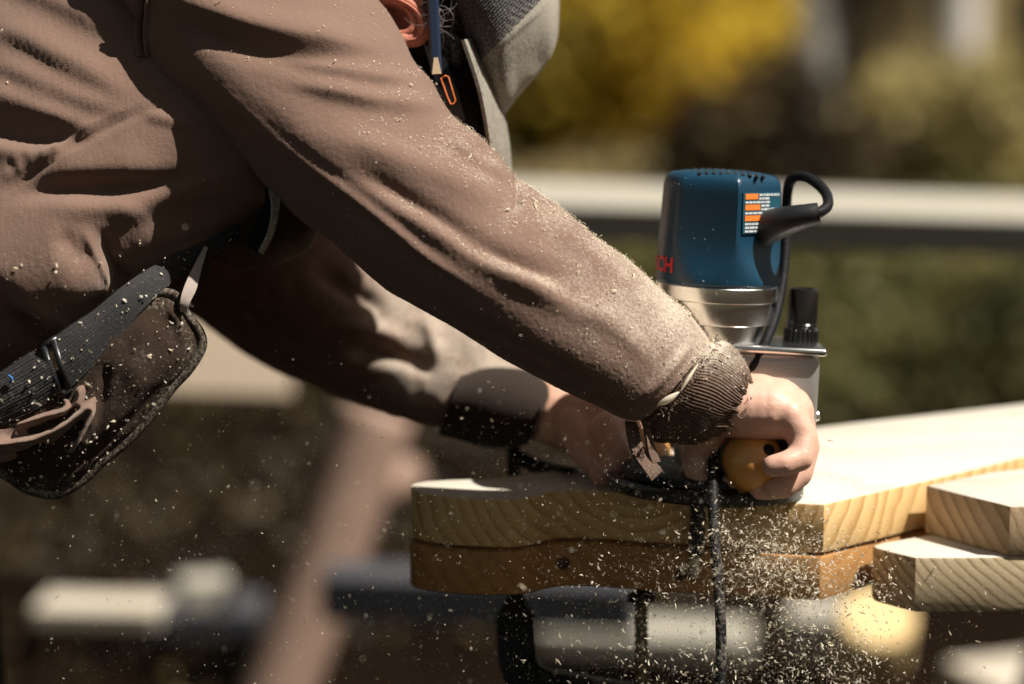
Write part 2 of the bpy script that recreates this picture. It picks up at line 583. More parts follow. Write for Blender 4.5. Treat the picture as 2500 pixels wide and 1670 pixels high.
gx = np.concatenate([np.linspace(-400, -12, 12), np.linspace(-10, 14, 70), np.linspace(16, 400, 12)])
gy = np.concatenate([np.linspace(-60, -4, 8), np.linspace(-3, 30, 90), np.linspace(33, 600, 14)])
X, Y = np.meshgrid(gx, gy, indexing='ij')
Pg = np.stack([X.ravel(), Y.ravel(), np.zeros(X.size)], 1)
Pg[:, 2] = 0.03 * vnoise(Pg, 1.1, 3) * np.clip((Pg[:, 1] - 1.5) / 2, 0, 1)
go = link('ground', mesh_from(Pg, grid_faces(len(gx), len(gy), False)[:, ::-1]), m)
go['kind'] = 'structure'

def leaf_mesh(P, size, tone, aspect=0.5, up_bias=0.0, jit=0.5):
    """many small bent leaf faces (2 quads each) at points P"""
    n = len(P)
    d = rng.normal(size=(n, 3)); d[:, 2] += up_bias; d /= np.linalg.norm(d, axis=1)[:, None]
    e = rng.normal(size=(n, 3)); e -= d * (e * d).sum(1)[:, None]; e /= np.linalg.norm(e, axis=1)[:, None]
    nrm = np.cross(d, e)
    s = size * (1 + jit * (rng.random(n) - 0.5) * 2)[:, None]
    h = s * aspect
    v = np.stack([P - d * s * .5, P - d * s * .1 + e * h * .5 + nrm * s * .08, P - d * s * .1 - e * h * .5 + nrm * s * .08,
                  P + d * s * .5 - nrm * s * .1], 1)
    idx = np.arange(n)[:, None] * 4
    f = np.concatenate([idx + np.array([[0, 1, 3]]), idx + np.array([[0, 3, 2]])])
    me = mesh_from(v.reshape(-1, 3), f)
    set_attr(me, 'tone', np.repeat(tone, 4))
    return me

def clumpy(centre, rad, n, clumps, cr=0.35):
    """points in uneven clumps spread through an ellipsoid"""
    c = rng.normal(size=(clumps, 3)); c /= np.linalg.norm(c, axis=1)[:, None]
    c *= (rng.random(clumps) ** 0.45)[:, None]
    w = rng.random(clumps) + 0.3; w /= w.sum()
    k = rng.choice(clumps, n, p=w)
    p = c[k] + rng.normal(size=(n, 3)) * cr * 0.5
    tone = np.clip(0.5 + 0.3 * rng.normal(size=clumps)[k] + 0.15 * rng.normal(size=n), 0, 1)
    return np.asarray(centre) + p * np.asarray(rad), tone

M['bark'] = plain('dark grey brown bark', (0.014, 0.010, 0.007), 0.9, var=0.4, scale=12, bmp=0.8, bscale=30)
M['pale_bark'] = plain('pale peeling bark', (0.62, 0.58, 0.54), 0.8, var=0.15, scale=8, bmp=0.4, bscale=30)
M['stone'] = plain('pale grey fieldstone', (0.15, 0.14, 0.125), 0.9, var=0.2, scale=6, bmp=0.7, bscale=20)
yel = leaf_mat('golden leaves', [(0.22, 0.18, 0.04), (0.66, 0.48, 0.05), (0.86, 0.64, 0.07)], 0.5)
grn = leaf_mat('dark olive leaves', [(0.03, 0.035, 0.012), (0.15, 0.15, 0.05), (0.36, 0.30, 0.12)], 0.35)
olv = leaf_mat('dry olive leaves', [(0.10, 0.09, 0.035), (0.40, 0.33, 0.12), (0.58, 0.49, 0.22)], 0.4)
brn = leaf_mat('brown dead leaves', [(0.012, 0.008, 0.004), (0.05, 0.032, 0.014), (0.13, 0.088, 0.036)], 0.3)
tan_ = leaf_mat('tan dry grass', [(0.16, 0.13, 0.06), (0.40, 0.32, 0.15), (0.55, 0.45, 0.24)], 0.3)

def bush(name, label, cat, base, rad, n, leafm, size, clumps=40, stems=7, part='leaves', zc=None):
    t = thing(name, label, cat, base)
    cz = base + np.array([0, 0, rad[2] * 0.95 if zc is None else zc])
    P, tone = clumpy(cz, rad, n, clumps)
    P[:, 2] = np.abs(P[:, 2] - 0.02) + 0.02
    o = link(part, leaf_mesh(P, size, tone), leafm, t, False); o['kind'] = 'stuff'
    for i in range(stems):
        a = random.uniform(0, 6.28); q = random.uniform(.2, .75)
        tip = cz + np.array([math.cos(a) * rad[0] * q, math.sin(a) * rad[1] * q, rad[2] * random.uniform(0, .6)])
        b0 = base + np.array([math.cos(a), math.sin(a), 0]) * 0.06
        mid = (b0 + tip) / 2 + np.array([0, 0, .1])
        link('stem', tube(cat_rom([b0, mid, tip], 10), np.linspace(.02, .006, 10), 6), M['bark'], t)
    return t

def at_px(px, dist, z=0.0):
    """ground point dist metres from the camera in the direction of photo column px"""
    x = (px - 1250) * K / D * dist
    return np.array([x, CAM[1] + dist, z])

bush('yellow_bush', 'rounded bush of bright golden leaves beyond the cap', 'bush', at_px(1370, 10.5), (0.80, 0.6, 0.62), 9000, yel, 0.075, 60, zc=0.78)
bush('yellow_bush', 'small golden bush beside the dark trunk', 'bush', at_px(1680, 11.2), (0.42, 0.4, 0.52), 3400, yel, 0.07, 26, zc=0.62)
bush('olive_bush', 'olive green bush behind the golden bushes', 'bush', at_px(1480, 13.5), (0.85, 0.7, 1.05), 5000, olv, 0.09, 70)
bush('dry_bush', 'dry tan bush low in front of the golden bush', 'bush', at_px(1480, 9.6), (0.85, 0.4, 0.17), 4200, tan_, 0.06, 44)
bush('green_bush', 'dark green bush below the plank behind the router', 'bush', at_px(1560, 7.2), (0.60, 0.45, 0.20), 3600, grn, 0.055, 40)
bush('green_bush', 'wide dark olive bush right of the router', 'bush', at_px(2120, 7.8), (0.72, 0.5, 0.21), 4400, grn, 0.06, 44)
bush('green_bush', 'dark olive bush at the right edge of the picture', 'bush', at_px(2560, 7.4), (0.5, 0.5, 0.23), 3600, grn, 0.055, 36)
bush('olive_bush', 'dry olive bush behind the plank at right', 'bush', at_px(2350, 10.8), (0.52, 0.5, 0.30), 5000, olv, 0.075, 50, zc=.26)
bush('brown_bush', 'tall dark brown bush in the gap behind the dark trunk', 'bush', at_px(1960, 14.0), (0.62, 0.5, 0.75), 4200, brn, 0.07, 40)
bush('brown_bush', 'bush of brown dead leaves by the dark trunk', 'bush', at_px(1890, 9.4), (0.36, 0.4, 0.34), 4200, brn, 0.06, 36)

def tree(label, base, h, r, leafm, n, crown_r, trunk_mat, lean=0.0, name='tree'):
    t = thing(name, label, 'tree', base)
    pts = [base + np.array([lean * s * h + 0.04 * math.sin(5 * s), 0.05 * math.cos(4 * s), s * h - 0.1 * (s == 0)]) for s in np.linspace(0, 1, 7)]
    P = cat_rom(pts, 30)
    rr = r * (1 - 0.7 * np.linspace(0, 1, 30)) + r * 0.5 * np.exp(-np.linspace(0, 1, 30) * 25)
    link('trunk', tube(P, rr, 14), trunk_mat, t)
    for i in range(7):
        s = random.uniform(.45, .95); p0 = P[int(s * 29)]; a = random.uniform(0, 6.28)
        tip = p0 + np.array([math.cos(a) * crown_r * .8, math.sin(a) * crown_r * .8, random.uniform(.3, 1.0)])
        link('limb', tube(cat_rom([p0, (p0 + tip) / 2 + np.array([0, 0, .15]), tip], 10), np.linspace(r * .4, r * .1, 10), 7), trunk_mat, t)
    Pc, tone = clumpy(P[-1] + np.array([0, 0, .1]), (crown_r, crown_r, crown_r * .8), n, 60)
    o = link('crown', leaf_mesh(Pc, 0.11, tone), leafm, t, False); o['kind'] = 'stuff'
    return t

tree('thick dark trunked tree standing between the golden and olive bushes', at_px(1870, 12.2), 10.2, 0.26, olv, 5000, 2.2, M['bark'], 0.01)
tree('slimmer dark tree right behind the thick dark trunk', at_px(2040, 14.5), 10.8, 0.16, olv, 4500, 2.0, M['bark'], -0.02)
tree('pale barked tree with white trunk at the top right', at_px(2318, 13.2), 11.0, 0.11, yel, 4000, 1.8, M['pale_bark'], 0.012)
tree('dark tree at the far right behind the olive bush', at_px(2560, 15.0), 11.2, 0.18, olv, 4500, 2.2, M['bark'], 0.0)
tree('dark tree far behind the golden bush', at_px(1300, 17.0), 11.4, 0.2, olv, 4500, 2.3, M['bark'], 0.0)

# boulder beside the trunk
me = chain_mesh([[(at_px(1935, 11.6, .72), .09), (at_px(1965, 11.6, .74), .08)], [(at_px(1950, 11.65, .05), .26), (at_px(1950, 11.65, .66), .11)]], 0.03, 2)
o = link('boulder', me, M['stone']); tag(o, 'upright grey stone beside the dark trunk', 'boulder')

# undergrowth (uncountable)
n = 26000
gxp = rng.uniform(-3.5, 4.5, n); gyp = rng.uniform(4.6, 9.5, n)
keep = vnoise(np.stack([gxp, gyp, gxp * 0], 1), 0.9, 5) + 0.35 * (gyp - 5) > rng.normal(size=n) * .5
P = np.stack([gxp, gyp, rng.uniform(0, .10, n)], 1)[keep]
o = link('undergrowth', leaf_mesh(P, 0.05, np.clip(.45 + .25 * rng.normal(size=len(P)), 0, 1), 0.45), grn, None, False)
o['kind'] = 'stuff'; o['label'] = 'low dark green undergrowth over the soil'
n = 7000
P = np.stack([rng.uniform(-1.6, 1.8, n), rng.uniform(1.6, 5.2, n), rng.uniform(0, .03, n)], 1)
P = P[vnoise(P, 1.3, 15) > .12]
o = link('dead_leaves', leaf_mesh(P, 0.05, np.clip(.35 + .3 * rng.normal(size=len(P)), 0, 1), 0.6), brn, None, False)
o['kind'] = 'stuff'; o['label'] = 'dead leaves and chips strewn over the dark soil'
n = 30000
P = np.stack([rng.uniform(-4.5, 6, n), rng.uniform(9.2, 21, n), rng.uniform(0, .14, n)], 1)
o = link('dry_grass', leaf_mesh(P, 0.13, np.clip(.5 + .25 * rng.normal(size=n), 0, 1), 0.16, 1.2), tan_, None, False)
o['kind'] = 'stuff'; o['label'] = 'tan dry grass under the bushes'

# lumber lying about behind, all out of focus
W_pale = wood_mat('weathered pale lumber', (0.62, 0.56, 0.46), (0.40, 0.33, 0.24), 'X', 140, (0, .3, -.3), blotch=0.2)
W_grey = wood_mat('greyed lumber', (0.45, 0.42, 0.35), (0.31, 0.28, 0.225), 'X', 140, (0, .3, -.3), blotch=0.3)
W_brown = wood_mat('reddish brown timber', (0.40, 0.27, 0.205), (0.27, 0.17, 0.125), 'Z', 140, (.1, .3, 0), blotch=0.3)
W_cream = wood_mat('cream sunlit lumber', (0.80, 0.66, 0.50), (0.62, 0.46, 0.32), 'X', 140, (0, .3, -.3), blotch=0.2)
W_shade = wood_mat('blue grey shaded board', (0.075, 0.075, 0.085), (0.05, 0.05, 0.055), 'X', 140, (0, .3, -.3), blotch=0.3)  # blue grey tone puts the shade on these boards into the colour
W_yel = wood_mat('fresh yellow log wood', (0.82, 0.62, 0.32), (0.70, 0.46, 0.18), 'Z', 160, (0, 0, 0), blotch=0.1)

def beam(name, label, cat, p0, p1, wdt, thk, mat, roll=0.0, group=None, up=(0, 0, 1)):
    """squared timber from p0 to p1 (centre line); wdt across, thk tall"""
    p0, p1 = Vector(p0), Vector(p1)
    x = (p1 - p0); L = x.length; x.normalize()
    z = Vector(up); z = (z - x * z.dot(x)).normalized(); y = z.cross(x)
    R = Matrix((x, y, z)).transposed().to_4x4()
    bm = bmesh.new()
    bm_box(bm, (L, wdt, thk), None, min(wdt, thk) * 0.07, 2)
    o = from_bm(name, bm, mat)
    o.matrix_world = Matrix.Translation((p0 + p1) / 2) @ R @ Matrix.Rotation(roll, 4, 'X')
    if label: tag(o, label, cat, group)
    return o

# the plank across the view behind the router, on two trestles
zr = 0.94
a = PL(-500, 410, zr); b = PL(3000, 520, zr)
beam('long_plank', 'long weathered plank lying level behind the router', 'plank', a + (0, 0, -.023), b + (0, 0, -.023), 0.27, 0.046, W_grey)
def trestle(label, top, yaw, h, mat, span=0.7):
    t = thing('sawhorse', label, 'sawhorse', (top[0], top[1], 0))
    bm = bmesh.new(); R = Matrix.Translation(Vector(top)) @ Matrix.Rotation(yaw, 4, 'Z')
    bm_box(bm, (span, .045, .09), R @ Matrix.Translation((0, 0, -.045)), .004)
    from_bm('beam', bm, mat, t)
    for sx in (-1, 1):
        for sy in (-1, 1):
            p0 = R @ Vector((sx * span * .4, sy * .03, -.05)); p1 = R @ Vector((sx * span * .47, sy * .26, -top[2] + .0))
            d = (p1 - p0); bm = bmesh.new()
            F = frame_from(d, (1, 0, 0)).to_4x4()
            bm_box(bm, (.075, .036, d.length), Matrix.Translation((p0 + p1) / 2) @ F, .003)
            from_bm('leg', bm, mat, t)
    return t
mx_ = (a + b) / 2
trestle('sawhorse under the right end of the plank behind', (b[0] + .05, b[1], zr - .048), math.pi / 2, .9, W_grey)
trestle('sawhorse under the left end of the plank behind', (a[0] - .12, a[1] - .01, zr - .048), math.pi / 2, .9, W_grey)

# pieces on the ground, seen below the work as soft pale shapes
def ground_board(label, px0, py0, px1, py1, z, wdt, thk, mat, name='board', group='boards lying on the ground'):
    return beam(name, label, 'board', PL(px0, py0, z) , PL(px1, py1, z), wdt, thk, mat, group=group)
ground_board('bright white board end on the ground at lower left', 100, 1484, 400, 1492, .07, .12, .03, W_pale)
ground_board('small pale block just right of the bright white board', 440, 1446, 560, 1438, .15, .08, .045, W_grey)
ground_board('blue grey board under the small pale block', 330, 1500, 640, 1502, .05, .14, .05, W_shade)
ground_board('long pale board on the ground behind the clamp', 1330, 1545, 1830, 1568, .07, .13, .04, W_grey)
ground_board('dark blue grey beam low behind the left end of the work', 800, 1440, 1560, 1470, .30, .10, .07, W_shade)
ground_board('pale board at the bottom right corner', 2380, 1690, 2800, 1640, .06, .2, .05, W_pale)
ground_board('short grey board right of the clamp', 1930, 1520, 2080, 1530, .10, .14, .06, W_grey)
# a sawn log end, warm yellow
c0 = PL(2135, 1550, .16)
me = lathe([(0.001, -.05), (.055, -.05), (.060, -.045), (.060, .045), (.055, .05), (.001, .05)], 40, Matrix.Rotation(math.radians(38), 4, 'X'), False)
o = link('log', me, W_yel); o.location = c0; auto_smooth(o); tag(o, 'fresh yellow sawn log end on the ground at lower right', 'log')
# leaning brown timber post with its stub brace
t = thing('timber_post', 'leaning brown timber post behind the left end of the work', 'post', PL(600, 1690, .0))
o = link('shaft', tube(cat_rom([V(640, 1790, 2.6), V(790, 1395, 2.6), V(925, 1000, 2.6)], 24), .060, 20), W_brown)
o2 = link('brace', tube(np.array([V(872, 1190, 2.68), V(985, 1168, 2.95)]), .042, 16), W_brown)
for q in (o, o2):
    q.parent = t; q.matrix_parent_inverse = t.matrix_world.inverted()
# pale sheet seen between pouch and far sleeve
beam('pale_board', 'pale sunlit board standing behind the tool pouch', 'board', V(500, 960, 2.4), V(510, 700, 2.4), .27, .03, W_cream, up=(0, 1, 0.2))

# ------------------------------------------------------------------ the work: two stacked boards, the tool, cut-offs
W_work = wood_mat('fresh pine work board', (0.86, 0.60, 0.28), (0.46, 0.24, 0.07), 'Y', 190, (0.09, 0, .955), contrast=0.95, tilt=(0.0, 0, 0.10), blotch=0.25)  # orange edge tone also carries warm bounced light
W_top_lit = wood_mat('pale sunlit board top', (0.64, 0.60, 0.52), (0.50, 0.42, 0.31), 'X', 120, (0, 0, -.3), contrast=0.5, blotch=0.06)  # overexposed sunlight on top faces is put into this paler wood colour
W_block = wood_mat('sawn pine cut-off', (0.60, 0.44, 0.27), (0.26, 0.16, 0.08), 'Y', 240, (0.62, 0, 1.05), contrast=1.0, tilt=(0.03, 0, .05), blotch=0.25)  # cut-off woods are darker to carry the shade on their fronts
W_block2 = wood_mat('sawn pine cut-off with steep grain', (0.70, 0.56, 0.36), (0.17, 0.105, 0.04), 'Y', 300, (0.55, 0, 1.08), contrast=1.1, tilt=(0.03, 0, .05), blotch=0.2)

ZT = V(1010, 1187, 0.10)[2]
UP_T, LO_T = 0.038, 0.034
def slab(name, label, outline, z1, z0, mat, bevel=0.002, jag=0.0006):
    bm = bmesh.new()
    vs = [bm.verts.new((p[0], p[1], z1)) for p in outline]
    f = bm.faces.new(vs)
    r = bmesh.ops.extrude_face_region(bm, geom=[f])
    nv = [v for v in r['geom'] if isinstance(v, bmesh.types.BMVert)]
    for v in nv: v.co.z = z0
    bmesh.ops.recalc_face_normals(bm, faces=bm.faces)
    es = [e for e in bm.edges if len(e.link_faces) == 2 and abs(e.verts[0].co.z - e.verts[1].co.z) < 1e-6]
    bmesh.ops.bevel(bm, geom=es, offset=bevel, segments=2, affect='EDGES', profile=0.5)
    o = from_bm(name, bm, mat)
    for p in o.data.polygons:
        p.use_smooth = True
        if len(mat) > 1 and p.normal.z > .9: p.material_index = 1  # upward faces take the sunlit tone
    auto_smooth(o, 32)
    return tag(o, label, 'board')

front = [(1003, 1184), (1006, 1193), (1030, 1203), (1100, 1212), (1180, 1217), (1240, 1218), (1285, 1214), (1318, 1207), (1350, 1199), (1400, 1196), (1480, 1199), (1560, 1205), (1640, 1210), (1690, 1212), (1800, 1218), (1900, 1225), (1970, 1229), (2012, 1231)]
side = [(2024, 1228), (2265, 1172), (2500, 1114), (2900, 1018)]
rear = [(2900, 925), (2500, 985), (1990, 1043), (1760, 1075), (1560, 1112), (1400, 1140), (1280, 1158), (1180, 1168), (1090, 1171), (1040, 1174), (1012, 1179)]
def dense(pts, n): return [tuple(p) for p in cat_rom(pts, n)]
outl = dense(front, 70) + side + rear
slab('work_board', 'upper pine board with wavy routed edge under the router', [PL(x, y, ZT) for x, y in outl], ZT, ZT - UP_T, [W_work, W_top_lit])
zl = ZT - UP_T - 0.0022
_k1, _k2 = PL(1376, 1201, ZT), PL(1664, 1214, ZT)
W_tmpl = wood_mat('orange brown template board', (0.52, 0.27, 0.09), (0.30, 0.13, 0.038), 'Y', 150, (0.16, 0, 1.0), contrast=0.6, tilt=(0.0, 0, 0.12), blotch=0.5,
                  knots=[((_k1[0], _k1[1], zl - .016), .0062), ((_k2[0], _k2[1], zl - .020), .0052)])
front2 = [(1000, 1188), (1003, 1199), (1030, 1208), (1100, 1216), (1180, 1220), (1240, 1220), (1290, 1216), (1345, 1204), (1400, 1200), (1480, 1203), (1560, 1209), (1640, 1214), (1800, 1220), (1900, 1227), (1970, 1231), (2005, 1232)]
outl2 = dense(front2, 60) + [(2018, 1230), (2150, 1196), (2300, 1166), (2900, 1026)] + [(2900, 935), (2500, 990), (1990, 1048), (1500, 1120), (1250, 1150), (1060, 1172), (1012, 1186)]
slab('template_board', 'lower orange brown board clamped under the work board', [PL(x, y, ZT) for x, y in outl2], zl, zl - LO_T, [W_tmpl])
ZB = zl - LO_T
# nail holes / knots in the lower board's edge
def pt_front(px, py, frac):
    p = PL(px, py, ZT); return np.array([p[0], p[1], zl - LO_T * frac])

# bench carrying the stack (out of the frame to the right)
def sawhorse_at(label, x, y, ztop):
    return trestle(label, (x, y, ztop), math.radians(75), ztop, W_grey, 0.9)
sh = PL(2760, 1010, ZT)
sawhorse_at('sawhorse carrying the work boards beyond the right edge', 0.56, sh[1] - 0.02, ZB - .002)

# cut-off blocks at right
zb1 = ZB + 0.034 + .0382
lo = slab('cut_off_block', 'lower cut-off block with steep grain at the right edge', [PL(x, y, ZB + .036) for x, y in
          [(2131, 1330), (2138, 1336), (2180, 1347), (2222, 1357), (2236, 1360), (2330, 1360), (2430, 1359), (2500, 1357), (2800, 1345), (2800, 1225), (2400, 1272), (2300, 1298), (2150, 1324)]], ZB + .036, ZB - 0.007, [W_block2, W_top_lit], 0.003)
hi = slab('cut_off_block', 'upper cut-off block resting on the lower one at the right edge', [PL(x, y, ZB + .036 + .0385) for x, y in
          [(2262, 1184), (2272, 1187), (2350, 1207), (2440, 1229), (2466, 1236), (2476, 1236), (2800, 1228), (2800, 1110), (2418, 1152)]], ZB + .036 + .0385, ZB + .0363, [W_block, W_top_lit], 0.002)
lo['group'] = hi['group'] = 'cut-off blocks stacked at the right'

# ------------------------------------------------------------------ router
RC = Vector(PL(1720, 1199, ZT + .002))
top_dir = Vector(V(1764, 420, pix(RC)[1] - .02)) - RC
axis = Vector((top_dir.x, 0.015, top_dir.z)).normalized()
AX = frame_from(axis, (1, 0, 0))
RM = Matrix.Translation(RC) @ AX.to_4x4()         # local: z up the tool, -y towards the camera
wrc = float(pix(np.array(RC))[1])
mpp = K * (D + wrc) / D                            # metres per pixel at the router
router = thing('router', 'blue and silver woodworking router held on the edge of the work board', 'router', RC)

def rlathe(name, prof, mat, n=72, M2=None, ang=30):
    o = link(name, lathe(prof, n, RM @ (M2 or Matrix.Identity(4)), True), mat, router)
    return auto_smooth(o, ang)
RB = 240 * mpp
rlathe('sub_base', [(.030, .0), (RB - .003, .0), (RB, .002), (RB, .008), (RB - .002, .0095), (RB - .006, .010), (.030, .010)], M['black_plastic'])
rlathe('base_ring', [(.028, .0102), (RB - .012, .0102), (RB - .010, .012), (RB - .012, .017), (.050, .020), (.028, .020)], M['iron'])
# motor geometry in router heights
hz = lambda py: (1199 - py) * mpp / axis.z * 0.99
RMOT = 149 * mpp
z0, z1, z2, z3 = hz(836), hz(722), hz(684), hz(411)
# D-shaped cast base column: a broad box behind, open front
bm = bmesh.new()
bx0, bx1 = (1782 - 1745) * mpp, (1996 - 1745) * mpp
bm_box(bm, (bx1 - bx0 + .012, .075, hz(838) - .018), RM @ Matrix.Translation(((bx0 + bx1) / 2 - .006, .004, (hz(838) + .018) / 2)), .006, 3)
o = from_bm('base_casting', bm, M['cast'], router, True); auto_smooth(o, 40)
bm = bmesh.new()
bm_box(bm, (bx1 - bx0 + .020, .083, .0055), RM @ Matrix.Translation(((bx0 + bx1) / 2 - .006, .004, hz(838) + .0025)), .0022, 3)
o = from_bm('casting_lip', bm, plain('bright cast rim', (.72, .72, .72), .22, 1.0), router, True); auto_smooth(o, 40)
# nameplate on the casting
bm = bmesh.new()
bm_box(bm, (36 * mpp, .0012, 18 * mpp), RM @ Matrix.Translation(((1913 - 1740) * mpp, .004 - .0378, hz(917))), .0004, 1)
np_ = from_bm('nameplate', bm, M['dark_print'], router)
for k in range(4):
    bm = bmesh.new()
    bm_box(bm, (5 * mpp, .0004, 7 * mpp), RM @ Matrix.Translation(((1902 + 7.5 * k - 1740) * mpp, .004 - .0386, hz(917))))
    from_bm('mark', bm, M['white_print'], np_)
# adjusting screws on the casting edge
for py in (990, 1060):
    o = link('clamp_screw', lathe([(.0001, 0), (.0035, 0), (.004, .001), (.004, .003), (.0032, .004), (.0001, .004)], 20,
             RM @ Matrix.Translation((bx1 - .001, -.02, hz(py))) @ Matrix.Rotation(math.pi / 2, 4, 'Y')), M['steel'], router)
rlathe('motor_sleeve', [(RMOT * .80, z0 - .01), (RMOT * .80, z0 + .001), (RMOT * .82, hz(779)), (RMOT * .83, hz(777)), (RMOT * .925, hz(776)), (RMOT * .93, hz(774)), (RMOT * .93, z1)], M['steel'], 96)
rlathe('collet_housing', [(RMOT * .5, .021), (RMOT * .55, .03), (RMOT * .55, z0 - .0105), (RMOT * .5, z0 - .0102)], M['cast'])
rlathe('motor_collar', [(RMOT * .955, z1 - .0004), (RMOT * .985, z1 + .0004), (RMOT * .99, z1 + .002), (RMOT * .99, z2 - .001), (RMOT * .97, z2)], M['steel'], 96)
# blue motor cap: round with two flattened faces and a domed, vented top
def cap_ring(rx, z, flat=1.0):
    out = []
    n = 128
    for k in range(n):
        a_ = 2 * math.pi * k / n
        r = rx
        # label facet towards the right front, a second one opposite
        for fa, fd in ((math.radians(-40), .80), (math.radians(140), .80), (math.radians(-109), .86)):
            ca = math.cos(a_ - fa)
            if ca > 0:
                r = min(r, rx * (1 - (1 - fd) * flat) / max(ca, 1e-4))
        out.append((r * math.cos(a_), r * math.sin(a_), z))
    return out
H = z3 - z2
rings = []
for (f_, zz, fl) in [(.97, 0, 0), (1.0, .002, 0), (1.0, .005, 0.05), (.998, .010, .3), (.995, .018, .65), (.99, .028, .95), (.985, H * .42, 1), (.975, H * .5, 1), (.96, H * .74, 1), (.955, H * .83, 1), (.945, H * .88, 1), (.92, H * .925, 1), (.88, H * .955, 1), (.82, H * .975, 1), (.6, H * .995, .9), (.3, H * 1.004, .5), (.02, H * 1.005, 0)]:
    rings += cap_ring(RMOT * f_, z2 + zz, fl)
rv = np.array(rings); A_ = np.array(RM)
rv = rv @ A_[:3, :3].T + A_[:3, 3]
nr = len(rings) // 128
faces = grid_faces(nr, 128).tolist() + [list(range(127, -1, -1)), [(nr - 1) * 128 + k for k in range(128)]]
o = link('motor_cap', mesh_from(rv, faces), M['blue'], router); auto_smooth(o, 28)
capo = o
cap_nrm = rv - np.array(RC); cap_nrm -= np.outer(cap_nrm @ np.array(axis), np.array(axis)); cap_nrm /= np.linalg.norm(cap_nrm, axis=1)[:, None]; cap_pts = rv
# vent slots on the flat of the top: raised dark bars for their inner shade
for k in range(10):
    for s_ in (-1, 1):
        xx = (-.42 + .115 * k) * RMOT; L_ = RMOT * .36; yy = s_ * RMOT * .46
        rr_v = math.hypot(xx, abs(yy) + L_ * .3) / RMOT
        if rr_v > .78: L_ *= .55; yy *= .8; rr_v = math.hypot(xx, abs(yy) + L_ * .3) / RMOT
        if rr_v > .84: continue
        zz = z2 + H * float(np.interp(math.hypot(xx, yy) / RMOT, [0, .3, .6, .82, .9], [1.005, 1.004, .995, .975, .945]))
        bm = bmesh.new()
        bm_box(bm, (.0024, L_, .003), RM @ Matrix.Translation((xx, yy, zz - .0010)) @ Matrix.Rotation(-s_ * .03, 4, 'X'), .0008, 1)
        from_bm('vent_slot_shade', bm, M['black_plastic'], capo)
# warning label on the right front facet
fa = math.radians(-40)
FM = RM @ Matrix.Rotation(fa, 4, 'Z') @ Matrix.Translation((RMOT * .80 * .968 - .0002, 0, z2 + H * .66)) @ Matrix.Rotation(math.radians(90), 4, 'Z') @ Matrix.Rotation(math.radians(90 - 2.5), 4, 'X')
# in FM: x right along the facet, y up the tool, z outwards
lw, lh = RMOT * 1.02, H * .36
ly = 0.0
def fbox(sx, sy, x, y, mat, name, parent, th=.0004, lift=.0):
    bm = bmesh.new()
    bm_box(bm, (sx, sy, th), FM @ Matrix.Translation((x, y, lift)))
    return from_bm(name, bm, mat, parent)
lab = fbox(lw, lh, 0, ly, plain('teal label film', (.012, .075, .11), .4), 'warning_label', router, .0008, .0010)
rr_ = random.Random(3)
for row in range(11):
    yy = ly + lh * (.44 - row * .088)
    big = row in (0, 1, 3, 4, 6, 7)
    x0 = -lw * .46
    if row in (0, 3, 6):
        wbar = lw * (.34, 0, 0, .40, 0, 0, .46)[row]
        bar = fbox(wbar, lh * .135, x0 + wbar / 2, yy - lh * .035, M['orange'], 'warning_bar', lab, .0004, .0017)
    if big: x0 += lw * (.37, .37, 0, .43, .43, 0, .49, .49)[row]
    bmr = bmesh.new()
    xe = lw * rr_.choice([.46, .46, .44, .2, .46])
    while x0 < xe - .001:
        ww = rr_.uniform(.0016, .006)
        ww = min(ww, xe - x0)
        bm_box(bmr, (ww, lh * .050, .0003), FM @ Matrix.Translation((x0 + ww / 2, yy, .0018)))
        x0 += ww + .0008
    from_bm('print_line', bmr, M['white_print'], lab)['kind'] = 'stuff'
# red maker's lettering round the left front of the cap
cu = bpy.data.curves.new('lettering', 'FONT'); cu.body = 'BOSCH'; cu.size = .0155; cu.offset = .0004; cu.space_character = 1.05
to = bpy.data.objects.new('tmp_text', cu); COL.objects.link(to)
dg = bpy.context.evaluated_depsgraph_get()
tm = bpy.data.meshes.new_from_object(to.evaluated_get(dg))
bpy.data.objects.remove(to)
bm = bmesh.new(); bm.from_mesh(tm)
bmesh.ops.triangulate(bm, faces=bm.faces)
bmesh.ops.subdivide_edges(bm, edges=bm.edges, cuts=1)
xs = [v.co.x for v in bm.verts]; wtx = max(xs) - min(xs)
Rt = RMOT * 1.0 + .0004
a_end = math.radians(-90 - 50)
for v in bm.verts:
    an = a_end - (max(xs) - v.co.x) / Rt
    q = RM @ Vector((Rt * math.cos(an), Rt * math.sin(an), z2 + .0085 + v.co.y * 1.0))
    v.co = q
o = from_bm('lettering', bm, M['red_print'], router)
# depth knob column behind right
KM = Matrix.Translation(((1957 - 1742) * mpp, .012, 0))
kr = 40 * mpp
prof = [(kr * .98, hz(838) + .003), (kr, hz(836) + .004)]
rlathe('depth_knob', [(kr * .93, hz(836)), (kr * .97, hz(834)), (kr * .97, hz(786)), (kr * 1.0, hz(784)), (kr * 1.0, hz(778)), (kr * .96, hz(776)), (kr * .94, hz(700)), (kr * .90, hz(692)), (kr * .75, hz(690)), (kr * .72, hz(694)), (.0005, hz(695))], plain('glossy black knob', (.010, .009, .008), .22, coat=.3), 48, KM)
for k in range(22):
    an = 2 * math.pi * k / 22
    bm = bmesh.new()
    bm_box(bm, (.0022, .0016, hz(790) - hz(832)), RM @ KM @ Matrix.Rotation(an, 4, 'Z') @ Matrix.Translation((kr * .985, 0, (hz(790) + hz(832)) / 2)), .0005, 1)
    from_bm('knob_rib', bm, M['black_plastic'], router)
